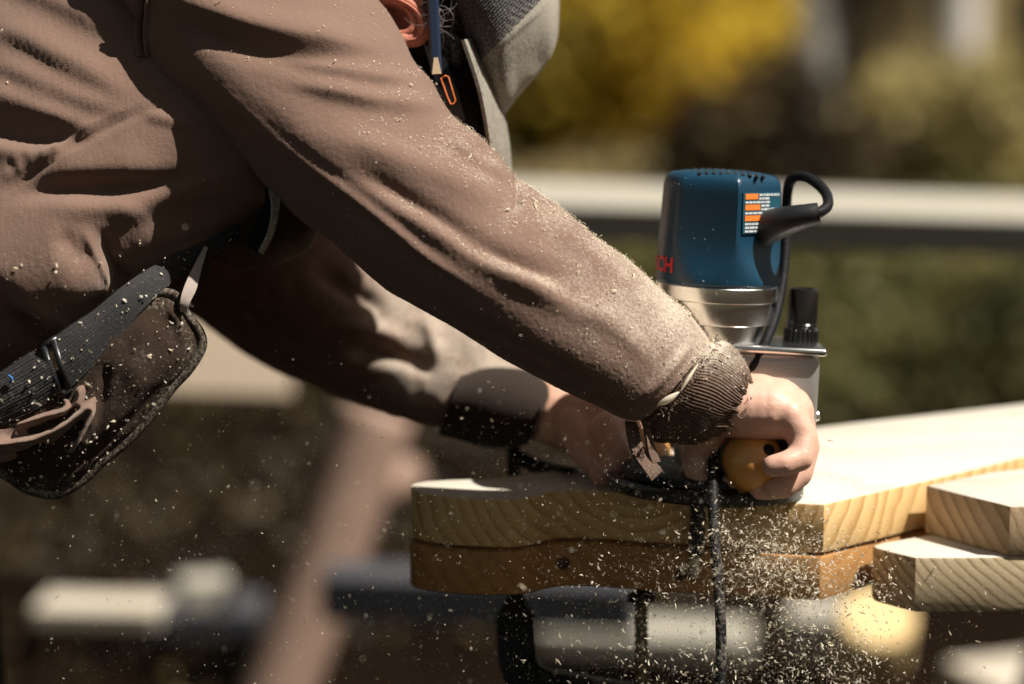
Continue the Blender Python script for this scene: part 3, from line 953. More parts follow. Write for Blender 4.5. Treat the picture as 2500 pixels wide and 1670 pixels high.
# bit at the board's edge with its bearing
BM_ = Matrix.Translation(((1704 - 1720) * mpp, -.004, 0))
rlathe('router_bit', [(.0005, -.048), (.004, -.048), (.0050, -.046), (.0050, -.040), (.0058, -.039), (.0060, -.006), (.0048, -.004), (.0048, .02), (.0005, .02)], M['iron'], 24, BM_ @ Matrix.Translation((0, -.010, 0)))
rlathe('bit_bearing', [(.0005, -.066), (.0030, -.066), (.0042, -.064), (.0044, -.0484), (.0005, -.0482)], M['steel'], 24, BM_ @ Matrix.Translation((0, -.010, 0)))
# wooden knob on the camera side, and the far one
def knob(px, py, w, r, name='knob_handle'):
    c = Vector(V(px, py, w))
    prof = []
    for k in range(13):
        t_ = k / 12; an = math.pi * t_
        prof.append((max(.0006, r * math.sin(an) * (1.0 if t_ > .5 else 1.0)), -r * 1.0 * math.cos(an)))
    prof = [(r * .55, -r * 1.5), (r * .55, -r * .95)] + prof[3:]
    q = (Vector((.35, -.45, .9))).normalized()
    o = link(name, lathe(prof, 40, Matrix.Translation(c) @ frame_from(q).to_4x4()), M['knob'], router)
    o2 = link('knob_bolt', lathe([(.0005, 0), (.004, 0), (.0045, -.001), (.0045, .001), (.003, .0022), (.0005, .001)], 20, Matrix.Translation(c + Vector(V(1871, 1086, w)) - Vector(V(px, py, w)) + Vector((0, -.018, .0))) @ frame_from((.3, -.75, .6)).to_4x4()), M['iron'], o)
    return o
WK = wrc - .062
knob(1838, 1126, WK, 76 * K * (D + WK) / D)
knob(1560, 1120, wrc + .07, .026)
# cord: strain relief, loop, down behind the motor, under the hand, hanging in front
def cordpts(rows): return np.array([V(*r) for r in rows])
wf = wrc - RMOT * .70
sr = cordpts([(1822, 572, wf + .014), (1850, 565, wf), (1900, 545, wf - .016), (1960, 528, wf - .026), (2000, 520, wf - .028)])
Ps = cat_rom(sr, 40)
o = link('strain_relief', tube(Ps, np.interp(np.linspace(0, 1, 40), [0, .25, .8, 1], [.0150, .0142, .0085, .0078]), 24), M['rubber'], router); auto_smooth(o, 50)
lp = cordpts([(1985, 523, wf - .028), (2005, 516, wf - .026), (2021, 500, wf - .018), (2016, 472, wf - .002), (1990, 446, wf + .012), (1962, 432, wf + .022), (1935, 437, wf + .028), (1922, 470, wf + .034),
              (1919, 540, wf + .036), (1917, 620, wf + .030), (1908, 700, wf + .020), (1890, 780, wf + .006), (1862, 850, wf - .006), (1830, 905, wf - .008), (1795, 960, wf + .014), (1765, 1030, wf + .022), (1748, 1090, wf + .0),
              (1741, 1140, wf - .034), (1741, 1230, wf - .052), (1745, 1330, wf - .062), (1754, 1430, wf - .070), (1760, 1540, wf - .074), (1759, 1640, wf - .076), (1752, 1760, wf - .078), (1720, 2000, wf - .07), (1650, 2600, wf - .02)])
Pc = cat_rom(lp, 240)
me = tube(Pc, .0040, 14)
qq, _ = pix(np.array([v.co for v in me.vertices]))
set_attr(me, 'dust', np.clip((qq[:, 1] - 1150) / 500, 0, .36))
link('power_cord', me, M['dusty_rubber'], router)

# ------------------------------------------------------------------ clamp under the work
t = thing('clamp', 'black iron C-clamp holding the two boards from below', 'clamp', V(1260, 1640, .2))
wc = .205
sp = cat_rom([V(1252, 1085, wc), V(1256, 1250, wc), V(1258, 1440, wc - .01), V(1260, 1560, wc - .02), V(1275, 1640, wc - .03), V(1330, 1685, wc - .045), V(1440, 1700, wc - .07), V(1570, 1712, wc - .095)], 60)
bm = bmesh.new()
def strip(bm, P, wx, wy):
    P = np.asarray(P); T = np.gradient(P, axis=0); T /= np.linalg.norm(T, axis=1)[:, None]
    rows = []
    for i, p in enumerate(P):
        y = FWD - T[i] * (FWD @ T[i]); y /= np.linalg.norm(y)
        x = np.cross(T[i], y)
        wxi = wx[i] if hasattr(wx, '__len__') else wx
        rows.append([bm.verts.new(p + x * sx * wxi / 2 + y * sy * wy / 2) for sx, sy in ((-1, -1), (-.8, -1.0), (.8, -1.0), (1, -1), (1, 1), (-1, 1))])
    for a_, b_ in zip(rows[:-1], rows[1:]):
        for k in range(6):
            bm.faces.new((a_[k], a_[(k + 1) % 6], b_[(k + 1) % 6], b_[k]))
    bm.faces.new(rows[0]); bm.faces.new(rows[-1][::-1])
strip(bm, sp, np.interp(np.linspace(0, 1, 60), [0, .3, .36, .62, .75, 1], [.010, .012, .031, .031, .036, .024]), .016)
o = from_bm('frame', bm, M['iron'], t, True); auto_smooth(o, 40)
ua = cat_rom([V(1251, 1088, wc), V(1262, 1112, wc - .01), V(1330, 1146, wc - .035), V(1400, 1160, wc - .06)], 20)
o = link('upper_jaw', tube(ua, .006, 10), M['iron'], t)
sc_ = [V(1566, 1452, wc - .095), V(1567, 1800, wc - .095)]
o = link('screw', tube(cat_rom([sc_[0], V(1566, 1560, wc - .095), sc_[1]], 60), .0048 + .0007 * np.sin(np.arange(60) * 2.1), 12), M['brass'], t)
o = link('swivel_pad', lathe([(.006, 0), (.011, .001), (.011, .006), (.006, .010), (.0005, .010)], 24, Matrix.Translation(Vector(V(1566, 1470, wc - .095)))), M['iron'], t)
o = link('handle', tube(np.array([V(1510, 1795, wc - .095), V(1625, 1800, wc - .095)]), .004, 10), M['brass'], t)

# ------------------------------------------------------------------ the man
PB = [
    # near (right) arm inside the sleeve, wrist, hand
    [(V(600, 80, .05), .04), (V(980, 400, .012), .040), (V(1250, 640, .01), .042), (V(1600, 890, WK - .005), .030), (V(1740, 985, WK), .0270)],
    [(V(1740, 985, WK), .0260), (V(1800, 988, WK + .002), .0245), (V(1850, 990, WK + .0), .0240), (V(1895, 998, WK), .0235)],
    [(V(1895, 998, WK), .0225), (V(1935, 1006, WK - .002), .0165)],
    [(V(1800, 1000, WK - .012), .0215), (V(1880, 1005, WK - .014), .021), (V(1925, 1020, WK - .016), .0155)],
    # little finger, nearest the camera
    [(V(1925, 1015, WK - .022), .0135), (V(1962, 1070, WK - .025), .0112), (V(1954, 1118, WK - .033), .0100), (V(1915, 1133, WK - .038), .0094), (V(1886, 1138, WK - .038), .0084)],
    [(V(1935, 1000, WK - .004), .0145), (V(1966, 1090, WK - .003), .0112), (V(1952, 1156, WK - .009), .0102), (V(1918, 1186, WK - .014), .0094), (V(1890, 1194, WK - .014), .0082)],
    [(V(1935, 992, WK + .012), .0145), (V(1962, 1080, WK + .010), .0115), (V(1938, 1160, WK + .004), .0105), (V(1880, 1190, WK - .002), .0098), (V(1855, 1194, WK - .004), .0085)],
    [(V(1925, 990, WK + .030), .0145), (V(1945, 1080, WK + .030), .0115), (V(1905, 1160, WK + .026), .0102), (V(1830, 1180, WK + .016), .0095), (V(1785, 1180, WK + .006), .0085)],
    # thumb down the left of the knob
    [(V(1740, 1000, WK + .006), .0235), (V(1712, 1065, WK + .012), .0170), (V(1698, 1110, WK + .014), .0118), (V(1704, 1150, WK + .010), .0108), (V(1713, 1168, WK + .008), .0092)],
    # torso and shoulders
    [(V(-350, 700, .17), .09), (V(100, 220, .17), .10), (V(560, -150, .16), .10), (V(760, -180, .14), .08)],
    [(V(640, -90, .07), .055), (V(700, -150, .30), .06)],
    [(V(760, -180, .14), .07), (V(960, -120, .115), .062)],
    # head, bent down: crown to the right, face below
    [(V(1060, -70, .115), .070), (V(1110, -60, .115), .072), (V(1150, -60, .115), .066)],
    [(V(1080, 0, .115), .060), (V(1060, 120, .115), .046), (V(1040, 190, .115), .036)],
    [(V(1100, 120, .115), .040), (V(1115, 230, .115), .022), (V(1100, 262, .115), .013)],
    # far (left) arm, wrist and hand
    [(V(700, -120, .32), .06), (V(760, 420, .33), .05), (V(960, 800, .30), .040), (V(1260, 970, .215), .029), (V(1380, 1015, .165), .026)],
    [(V(1370, 1015, .165), .026), (V(1460, 1040, .150), .027), (V(1500, 1050, .145), .024)],
    [(V(1490, 1030, .145), .0135), (V(1556, 1085, .135), .0112), (V(1560, 1140, .130), .0100), (V(1530, 1165, .125), .009)],
    [(V(1490, 1040, .130), .0135), (V(1540, 1100, .115), .0112), (V(1535, 1150, .110), .0100), (V(1500, 1165, .105), .009)],
    [(V(1480, 1050, .120), .0135), (V(1510, 1110, .100), .0112), (V(1500, 1150, .097), .0100), (V(1465, 1160, .095), .009)],
    [(V(1470, 1030, .155), .0135), (V(1545, 1080, .165), .0112), (V(1560, 1130, .17), .0100), (V(1540, 1160, .17), .009)],
    [(V(1400, 1040, .140), .016), (V(1420, 1090, .120), .0125), (V(1450, 1130, .110), .0105)],
    # hips and legs
    [(V(-350, 700, .17), .09), (V(-520, 900, .17), .10)],
    [(V(-520, 940, .12), .09), (V(-420, 2200, .02), .07), (V(-620, 3600, -.02), .05)],
    [(V(-520, 940, .28), .10), (V(-300, 2200, .42), .07), (V(-420, 3500, .50), .05)],
]
body_me = chain_mesh(PB, 0.0019, 9, 0.5)
person = link('person', body_me, M['skin'])
tag(person, 'man in a brown sweatshirt bending over the work board, both hands on the router', 'person')

# ---- near sleeve
near = [  # Ux, Uy, Lx, Ly, w, depth half axis
    (300, -420, 250, 0, .06, .085), (430, -380, 315, 70, .05, .088), (560, -330, 355, 150, .04, .088), (690, -240, 405, 238, .03, .086), (800, -140, 490, 312, .022, .083),
    (926, 0, 607, 415, .014, .079), (976, 75, 665, 468, .010, .076), (1011, 149, 730, 530, .008, .074), (1062, 205, 800, 582, .005, .072), (1112, 285, 858, 634, .003, .070), (1170, 330, 930, 690, .002, .069),
    (1214, 375, 1011, 745, .001, .067), (1260, 432, 1090, 788, .002, .065), (1310, 468, 1150, 828, .004, .063), (1368, 512, 1215, 872, .008, .061), (1439, 567, 1290, 912, .013, .058), (1502, 612, 1363, 948, .018, .056), (1546, 643, 1420, 975, .022, .054),
    (1590, 682, 1468, 996, .027, .052), (1636, 726, 1502, 1014, .031, .049), (1684, 766, 1532, 1024, .034, .046), (1718, 808, 1560, 1024, .036, .043), (1738, 838, 1588, 1012, .037, .040)]
F_near = [
    ([(340, -70), (450, 0), (600, 58), (760, 96), (880, 116), (1010, 126)], 9, 50, 24), ([(420, 40), (520, 92), (640, 126), (780, 148), (900, 156)], -5, 22, 30),
    ([(640, 130), (800, 165), (930, 190), (1080, 205)], 5, 30, 18), ([(660, 190), (850, 234), (970, 256), (1130, 262)], 5.5, 30, 18),
    ([(380, 90), (500, 168), (600, 240), (700, 312), (814, 392), (940, 470), (1050, 540)], 6, 70, 34),
    ([(440, 140), (560, 235), (696, 353), (791, 430), (868, 487), (964, 564), (1059, 640), (1230, 750)], 4.5, 16, 9),
    ([(740, 320), (870, 352), (1000, 402), (1090, 438), (1174, 468), (1290, 516)], 6, 46, 34),
    ([(800, 400), (900, 440), (1010, 504), (1098, 560), (1180, 614), (1290, 660), (1430, 690)], -11, 28, 24),
    ([(830, 420), (960, 488), (1059, 546), (1136, 592), (1220, 646), (1340, 722), (1480, 800)], 8, 26, 30),
    ([(1254, 410), (1266, 462), (1256, 525)], -4, 10, 7), ([(1080, 288), (1140, 335), (1200, 366)], 3, 12, 12),
    ([(1025, 180), (1080, 238), (1122, 292)], -3, 9, 8), ([(1080, 320), (1170, 400), (1260, 444)], 4, 24, 14),
    ([(1300, 500), (1420, 600), (1560, 710)], 4, 40, 28), ([(1130, 774), (1300, 866), (1470, 956)], -3, 20, 16),
    ([(830, 612), (960, 700), (1060, 756), (1160, 815), (1260, 866)], 4, 12, 6), ([(1380, 730), (1500, 800), (1610, 900)], 3, 34, 26),
    ([(345, -80), (342, 20), (340, 110), (352, 165), (395, 232), (455, 295)], -4.5, 9, 9),
    ([(372, 40), (380, 130), (430, 235)], 4, 18, 14),
    ([(1520, 992), (1590, 950), (1650, 890), (1700, 825)], 2.5, 16, 10),
]
near = [(*r[:4], r[4] - .034 * min(1, max(0, (r[0] - 900) / 750)) - .022 * math.exp(-((r[0] - 1330) / 230) ** 2), r[5]) for r in near]
G, S = limb(near, 620, 300, F_near, 0.30)
ns, ntt = G.shape[:2]
flat = G.reshape(-1, 3)
N = grid_normals(G); 
toc = CAM - G
if (N * toc).sum(2)[:, ntt // 4].mean() < 0: N = -N
flatN = N.reshape(-1, 3)
flat = flat + flatN * ((0.0004 * vnoise(flat, 60, 1) + 0.0012 * vnoise(flat, 20, 2) + 0.00022 * vnoise(flat, 700, 4))[:, None])
q, _w = pix(flat)
along = np.clip((q[:, 0] * .777 + q[:, 1] * .63 - 500) / 1350, 0, 1)
upn = np.clip(flatN[:, 2], -1, 1)
dust_n = np.clip(0.06 + .30 * along ** 1.6 + .5 * np.clip(upn - .35, 0, 1) * (0.45 + .6 * along) + .10 * np.exp(-((along - .88) / .14) ** 2), 0, 1)
dust_n *= np.clip((upn + .55) / .7, 0.12, 1)
shirt_parts = []
def close_grid(G2, nt_):
    ns_ = len(G2) // nt_
    return grid_faces(ns_, nt_).tolist()
def ends(faces, ns_, nt_, first=True, last=True):
    if first: faces.append(list(range(nt_ - 1, -1, -1)))
    if last: faces.append([(ns_ - 1) * nt_ + k for k in range(nt_)])
    return faces
me = mesh_from(flat, ends(close_grid(flat, ntt), ns, ntt, True, True))
set_attr(me, 'dust', dust_n)
sleeve_pts, sleeve_nrm, sleeve_dust = flat.copy(), flatN.copy(), dust_n.copy()
sweat = link('sweatshirt', me, M['shirt'], person)

# ---- torso of the sweatshirt
tors = [(-700, -150, -520, 1150, .15, .17), (-420, -260, -260, 1110, .15, .165), (-180, -340, -70, 1000, .14, .164), (60, -400, 120, 858, .13, .162), (300, -440, 310, 718, .125, .156), (520, -440, 480, 608, .13, .15), (760, -400, 660, 512, .14, .14), (950, -320, 780, 380, .15, .12), (1060, -220, 880, 200, .15, .09)]
F_t = [
    ([(-80, -70), (80, -15), (178, 26), (250, 64), (330, 116)], 5, 50, 22), ([(60, -90), (200, -20), (280, 44), (345, 104)], 4, 36, 18),
    ([(-80, 46), (58, 96), (150, 146), (240, 192), (360, 250)], 6, 46, 22), ([(-80, 136), (30, 176), (120, 214), (220, 252), (350, 274)], 5, 38, 18),
    ([(-100, 215), (0, 242), (89, 272), (170, 300), (270, 316)], 6.5, 42, 20), ([(-100, 296), (20, 322), (110, 334), (230, 330)], -8, 26, 20),
    ([(-100, 352), (20, 374), (110, 378), (210, 352)], 4, 26, 20),
    ([(-40, 478), (40, 448), (89, 424), (178, 357), (268, 308), (339, 278), (440, 250)], -4.0, 8, 8),
    ([(-40, 450), (100, 396), (180, 338), (268, 292), (340, 262)], 2.4, 14, 9),
    ([(60, 430), (180, 416), (300, 412), (420, 402)], 5, 70, 20), ([(-20, 482), (134, 464), (268, 458), (380, 450), (540, 416)], -9, 24, 26),
    ([(-250, 700), (0, 690), (120, 676), (250, 650), (330, 630)], 24, 165, 70),
    ([(100, 508), (230, 504), (320, 514), (380, 546)], 5, 22, 30),
    ([(262, 545), (256, 590), (276, 645), (320, 700)], -12, 20, 34), ([(205, 545), (226, 600), (256, 668), (270, 700)], 5, 30, 12),
    ([(140, 560), (180, 600), (210, 640)], -4, 24, 24),
    ([(300, 640), (450, 585), (600, 538), (720, 480)], 4.5, 34, 20), ([(300, 560), (450, 520), (640, 450)], -6, 40, 34), ([(380, 470), (500, 450), (660, 396)], 4, 34, 26),
    ([(50, 700), (105, 745), (170, 800)], 7, 16, 20), ([(-30, 660), (30, 735), (80, 810), (120, 860)], -9, 30, 28), ([(100, 700), (180, 716), (260, 706)], -5, 18, 18),
    ([(330, 278), (400, 292), (500, 318)], 3, 16, 10), 
]
for i in range(6):   # puckers along the seam
    u_ = i / 5; bx, by = 25 + 150 * u_, 446 - 84 * u_
    F_t.append(([(bx - 26, by - 46 - 10 * (i % 3)), (bx - 6, by - 20), (bx + 5, by + 2)], (.7, 1.1, .5)[i % 3], 12, 9))
G, S = limb(tors, 560, 320, F_t, 0.5, sq=2.25)
nsT, ntT = G.shape[:2]
fl = G.reshape(-1, 3)
N = grid_normals(G); toc = CAM - G
if (N * toc).sum(2)[:, ntT // 4].mean() < 0: N = -N
fN = N.reshape(-1, 3)
fl = fl + fN * ((0.0005 * vnoise(fl, 40, 21) + 0.0016 * vnoise(fl, 16, 22) + .00018 * vnoise(fl, 700, 24))[:, None])
me = mesh_from(fl, ends(close_grid(fl, ntT), nsT, ntT))
qT, _ = pix(fl)
dust_t = np.clip(.10 + .18 * np.exp(-((qT[:, 1] - 640) / 70) ** 2) * (qT[:, 0] < 330), 0, 1)
set_attr(me, 'dust', dust_t)
torso_pts, torso_nrm, torso_q = fl, fN, qT
link('torso_panel', me, M['shirt'], sweat)
# shoulder seam: raised cord of stitching
def on_surface(pts_px, Pts, Q, Nn, lift, n=80):
    c_ = cat_rom(pts_px, n); out = []
    vis = ((Nn * (CAM - Pts)).sum(1) > 0)
    idx = np.where(vis)[0]
    for p in c_:
        d2 = ((Q[idx] - p) ** 2).sum(1)
        k = idx[np.argmin(d2)]
        out.append(V(p[0], p[1], 0) * 0 + Pts[k] + Nn[k] * lift)
    out = np.array(out)
    for _ in range(3): out[1:-1] = (out[:-2] + out[1:-1] + out[2:]) / 3
    return out
qn, wn_ = pix(sleeve_pts)
_, wT_ = pix(torso_pts)
allP = np.concatenate([sleeve_pts, torso_pts]); allN = np.concatenate([sleeve_nrm, torso_nrm]); allQ = np.concatenate([qn, torso_q]); allW = np.concatenate([wn_, wT_])
near_seam = (np.abs(allQ[:, 0] - 350) < 60) & (np.abs(allQ[:, 1] - 60) < 160)
allP, allN, allQ, allW = allP[near_seam], allN[near_seam], allQ[near_seam], allW[near_seam]
for off in (-9, 0, 11):
    cpts = cat_rom([(352 + off, -60), (345 + off, 30), (342 + off, 90), (347 + off, 138)], 60)
    wv_ = []
    for p in cpts:
        d2 = ((allQ - p) ** 2).sum(1)
        wv_.append(allW[d2 < 90].min() if (d2 < 90).any() else np.nan)
    wv_ = np.array(wv_); ok_ = ~np.isnan(wv_); wv_ = np.interp(np.arange(60), np.where(ok_)[0], wv_[ok_])
    wv_ = np.convolve(np.pad(wv_, 4, 'edge'), np.ones(9) / 9, 'valid') - .0012
    link('seam', tube(Va(cpts[:, 0], cpts[:, 1], wv_), .0012 if off else .0022, 8), M['cuff' if off == 0 else 'shirt'], sweat)

# back of the shoulders and collar (above the frame)
yk = chain_mesh([[(V(100, 60, .17), .125), (V(420, -130, .17), .125), (V(720, -200, .15), .088)], [(V(590, -150, .08), .075), (V(640, -190, .32), .085), (V(740, -110, .33), .075)]], .004, 6)
set_attr(yk, 'dust', np.full(len(yk.vertices), .1))
link('shoulder_yoke', yk, M['shirt'], sweat)

# ---- far sleeve, its cuff
far = [(420, 60, 250, 560, .33, .09), (560, 200, 380, 700, .335, .088), (700, 330, 500, 792, .335, .082), (860, 470, 640, 884, .325, .076), (1000, 590, 770, 950, .31, .07), (1130, 690, 880, 992, .295, .064), (1250, 770, 985, 1024, .255, .060), (1325, 845, 1085, 1046, .23, .054), (1356, 900, 1150, 1068, .215, .046)]
F_f = [([(760, 640), (800, 680), (870, 720), (960, 760)], -8, 26, 22), ([(820, 850), (900, 860), (1000, 880), (1080, 930)], -9, 26, 20), ([(800, 790), (900, 810), (1010, 830)], 6, 24, 24), ([(560, 760), (700, 830), (850, 900)], -5, 30, 24), ([(1020, 760), (1060, 830), (1070, 900)], 4, 20, 20)]
G, S = limb(far, 260, 180, F_f, 0.2)
flf = G.reshape(-1, 3); Nf = grid_normals(G)
if (Nf * (CAM - G)).sum(2)[:, 45].mean() < 0: Nf = -Nf
Nf = Nf.reshape(-1, 3)
flf = flf + Nf * ((0.0016 * vnoise(flf, 40, 31) + .0010 * vnoise(flf, 90, 32))[:, None])
me = mesh_from(flf, ends(close_grid(flf, 180), 260, 180))
qf, _ = pix(flf)
dust_f = np.clip(.20 + .34 * np.clip((qf[:, 0] - 650) / 300, 0, 1), 0, 1) * np.clip(Nf[:, 2] + .7, 0.15, 1)
set_attr(me, 'dust', dust_f)
link('far_sleeve', me, M['shirt'], sweat)
farc = [(1130, 900, 1070, 1060, .225, .056), (1190, 890, 1120, 1074, .212, .057), (1260, 896, 1165, 1088, .200, .055), (1310, 912, 1215, 1095, .19, .050), (1352, 938, 1275, 1090, .182, .045), (1346, 952, 1290, 1082, .18, .036)]
G, S = limb(farc, 60, 120, [])
me = mesh_from(G.reshape(-1, 3), ends(grid_faces(60, 120).tolist(), 60, 120)); set_attr(me, 'dust', np.full(7200, .06))
link('far_cuff', me, M['far_cuff'], sweat)

# ---- near cuff: ribbed knit tube with a frayed end
cuf = [(1706, 820, 1560, 1022, .040, .036), (1735, 838, 1578, 1052, .042, .039), (1768, 834, 1600, 1078, .044, .040), (1796, 853, 1640, 1080, .045, .0395), (1818, 884, 1690, 1082, .046, .038), (1829, 920, 1738, 1058, .047, .032)]
nsC, ntC = 120, 560
cuf = [(*r[:4], r[4] - .034, r[5]) for r in cuf]
S = cat_rom(cuf, nsC)
th = np.linspace(0, 2 * np.pi, ntC, endpoint=False)
ncyc = 105
rib = np.cos(th * ncyc)
C_ = (S[:, 0:2] + S[:, 2:4]) / 2; A2 = (S[:, 0:2] - S[:, 2:4]) / 2
# bow the ring towards the hand on the camera side so the end reads as an ellipse
sgrid = np.linspace(0, 1, nsC)[:, None]
bow = 26 * np.sin(th)[None, :].clip(0, 1) * (0.5 + .5 * sgrid)
fray = np.zeros((nsC, ntC)); 
fr = 9 * vnoise(np.stack([np.cos(th) * 3, np.sin(th) * 3, th * 0], 1), 3.0, 8) + 6 * vnoise(np.stack([np.cos(th) * 3, np.sin(th) * 3, th * 0], 1), 14.0, 9)
fray[-30:] = fr[None, :] * np.linspace(0, 1, 30)[:, None] ** 1.3
px = C_[:, 0:1] + A2[:, 0:1] * np.cos(th) + (bow + fray) * .77
py = C_[:, 1:2] + A2[:, 1:2] * np.cos(th) + (bow + fray) * .63
ww_ = S[:, 4:5] - S[:, 5:6] * np.sin(th)
G = Va(px, py, ww_)
N = grid_normals(G)
if (N * (CAM - G)).sum(2)[:, ntC // 4].mean() < 0: N = -N
G = G + N * (0.00036 * rib[None, :] * np.clip(sgrid * 6 - .6, 0, 1) + .0012 * np.sin(sgrid * 9) * np.sin(th * 3)[None, :])[..., None]
inner = G[::-1] - N[::-1] * .0016
G2 = np.concatenate([G, inner]).reshape(-1, 3)
me = mesh_from(G2, grid_faces(2 * nsC, ntC).tolist())
cN = np.concatenate([N, -N[::-1]]).reshape(-1, 3)
set_attr(me, 'dust', np.clip(.62 * np.clip(cN[:, 2] - .05, 0, 1) + .10, 0, 1) * (np.arange(2 * nsC * ntC) < nsC * ntC))
cuff_pts, cuff_nrm = G.reshape(-1, 3), N.reshape(-1, 3)
link('cuff', me, M['cuff'], sweat)
# the torn seam: frayed roll and loose threads (uncountable), and the hanging strip
sv, sf = [], []
seam_px = cat_rom([(1740, 838), (1724, 868), (1700, 905), (1672, 945), (1640, 975), (1602, 1004), (1560, 1026), (1512, 1026)], 60)
bmT = bmesh.new()
def add_thread(P0, r, nseg=8):
    P0 = np.asarray(P0); T = np.gradient(P0, axis=0); T /= np.linalg.norm(T, axis=1)[:, None] + 1e-9
    rows = []
    for i, p in enumerate(P0):
        x = np.cross(T[i], FWD); x /= np.linalg.norm(x) + 1e-9; y = np.cross(T[i], x)
        rows.append([bmT.verts.new(p + r * (math.cos(a_) * x + math.sin(a_) * y)) for a_ in (0, 2.1, 4.2)])
    for a_, b_ in zip(rows[:-1], rows[1:]):
        for k in range(3): bmT.faces.new((a_[k], a_[(k + 1) % 3], b_[(k + 1) % 3], b_[k]))
wseam = lambda t_: .036 - .034 - .041 * math.sin(math.pi * (0.06 + .9 * t_)) ** .8
for k in range(70):
    t_ = random.random() ** .9
    p = seam_px[int(t_ * 59)] + rng.normal(size=2) * 7 + np.array([6, 5])
    w0 = wseam(t_) - random.uniform(0.0, .005)
    L = random.uniform(10, 34); an = random.uniform(0, 6.28)
    pts = []
    for s in range(5):
        an += random.uniform(-.9, .9)
        p = p + np.array([math.cos(an), math.sin(an)]) * L / 5
        pts.append(V(p[0], p[1], w0 + random.uniform(-.001, .001)))
    add_thread(cat_rom(pts, 9), random.uniform(.0002, .0004))
for k in range(150):     # fray along the cuff's end
    i = int(rng.integers(0, ntC)); p = G[-1, i]; n_ = N[-1, i]
    if n_ @ (CAM - p) < -.3: continue
    d_ = V(1900, 1060, .04) - V(1800, 980, .04); d_ /= np.linalg.norm(d_)
    pts = [p]; v_ = d_ * .6 + n_ * .3 + rng.normal(size=3) * .5
    for s in range(4):
        v_ = v_ + rng.normal(size=3) * .5; v_ /= np.linalg.norm(v_)
        pts.append(pts[-1] + v_ * random.uniform(.0008, .0022))
    add_thread(cat_rom(pts, 7), random.uniform(.0002, .0004))
o = from_bm('frayed_threads', bmT, M['shirt'], sweat); o['kind'] = 'stuff'
set_attr(o.data, 'dust', np.full(len(o.data.vertices), .18))
def ribbon(rows, wpx, th_=.0016, n=40, mat=None, name='strip', parent=None, dust=.2):
    """cloth strip through (px,py,w) rows; wpx = half width rows (dx,dy,dw) in pixels/metres"""
    Cn = cat_rom(rows, n); Wd = cat_rom(wpx, n)
    a_ = Va(Cn[:, 0] - Wd[:, 0], Cn[:, 1] - Wd[:, 1], Cn[:, 2] - Wd[:, 2])
    b_ = Va(Cn[:, 0] + Wd[:, 0], Cn[:, 1] + Wd[:, 1], Cn[:, 2] + Wd[:, 2])
    m_ = 8
    t_ = np.linspace(0, 1, m_)[None, :, None]
    F_ = a_[:, None] * (1 - t_) + b_[:, None] * t_
    nn_ = np.cross(np.gradient(F_, axis=0), np.gradient(F_, axis=1)); nn_ /= np.linalg.norm(nn_, axis=2)[..., None] + 1e-12
    F1 = F_ + nn_ * th_ / 2; F2 = F_ - nn_ * th_ / 2
    ringg = np.concatenate([F1, F2[:, ::-1]], 1)
    me = mesh_from(ringg.reshape(-1, 3), ends(grid_faces(n, 2 * m_).tolist(), n, 2 * m_))
    set_attr(me, 'dust', np.full(n * 2 * m_, dust))
    o = link(name, me, mat, parent); auto_smooth(o, 45)
    return o
ribbon([(1540, 1030, -.014), (1548, 1070, -.020), (1562, 1110, -.024), (1585, 1138, -.026), (1604, 1162, -.026)], [(13, 2, .003), (15, 2, .003), (17, 0, .004), (18, -4, .004), (14, -12, .002)], .0022, 40, M['cuff'], 'torn_strip', sweat, .30)
ribbon([(1575, 1026, -.010), (1583, 1060, -.016), (1590, 1100, -.02), (1602, 1130, -.022)], [(7, 2, .003), (8, 1, .003), (9, 0, .003), (10, -2, .002)], .002, 30, M['cuff'], 'torn_strip', sweat, .25)
# splinters lodged in the seam
def splinter(rows, r0, label):
    P = cat_rom([V(*x) for x in rows], 14)
    o = link('wood_splinter', tube(P, r0 * np.sin(np.linspace(.15, math.pi - .1, 14)) + .0002, 6), M['chip'])
    set_attr(o.data, 'tone', np.full(len(o.data.vertices), .8))
    return tag(o, label, 'splinter')
splinter([(1604, 990, -.042), (1630, 976, -.044), (1658, 957, -.045)], .0026, 'broad pale splinter caught in the torn cuff seam')
splinter([(1660, 958, -.045), (1680, 925, -.044), (1703, 890, -.040)], .0012, 'thin pale splinter above the broad one in the cuff seam')

# ---- trousers
def leg_tube(rows):
    P = cat_rom([r[0] for r in rows], 40); R = np.interp(np.linspace(0, 1, 40), np.linspace(0, 1, len(rows)), [r[1] for r in rows])
    me = tube(P, R, 40); set_attr(me, 'dust', np.zeros(len(me.vertices))); return me
tr = link('trousers', leg_tube([(V(-420, 830, .17), .165), (V(-560, 1000, .17), .17)]), M['denim'], person)
link('trouser_leg', leg_tube([(V(-540, 960, .10), .125), (V(-400, 1500, .06), .115), (V(-380, 2200, .02), .09), (V(-560, 3000, 0), .085), (V(-620, 3560, -.02), .08)]), M['denim'], tr)
link('trouser_leg', leg_tube([(V(-540, 960, .28), .125), (V(-330, 1500, .36), .115), (V(-260, 2200, .42), .09), (V(-360, 3000, .46), .085), (V(-420, 3460, .50), .08)]), M['denim'], tr)

# ---- cap
capm = []
def cap_grid():
    """crown of the cap as a dome: base ring on the head, axis along the crown direction"""
    pass
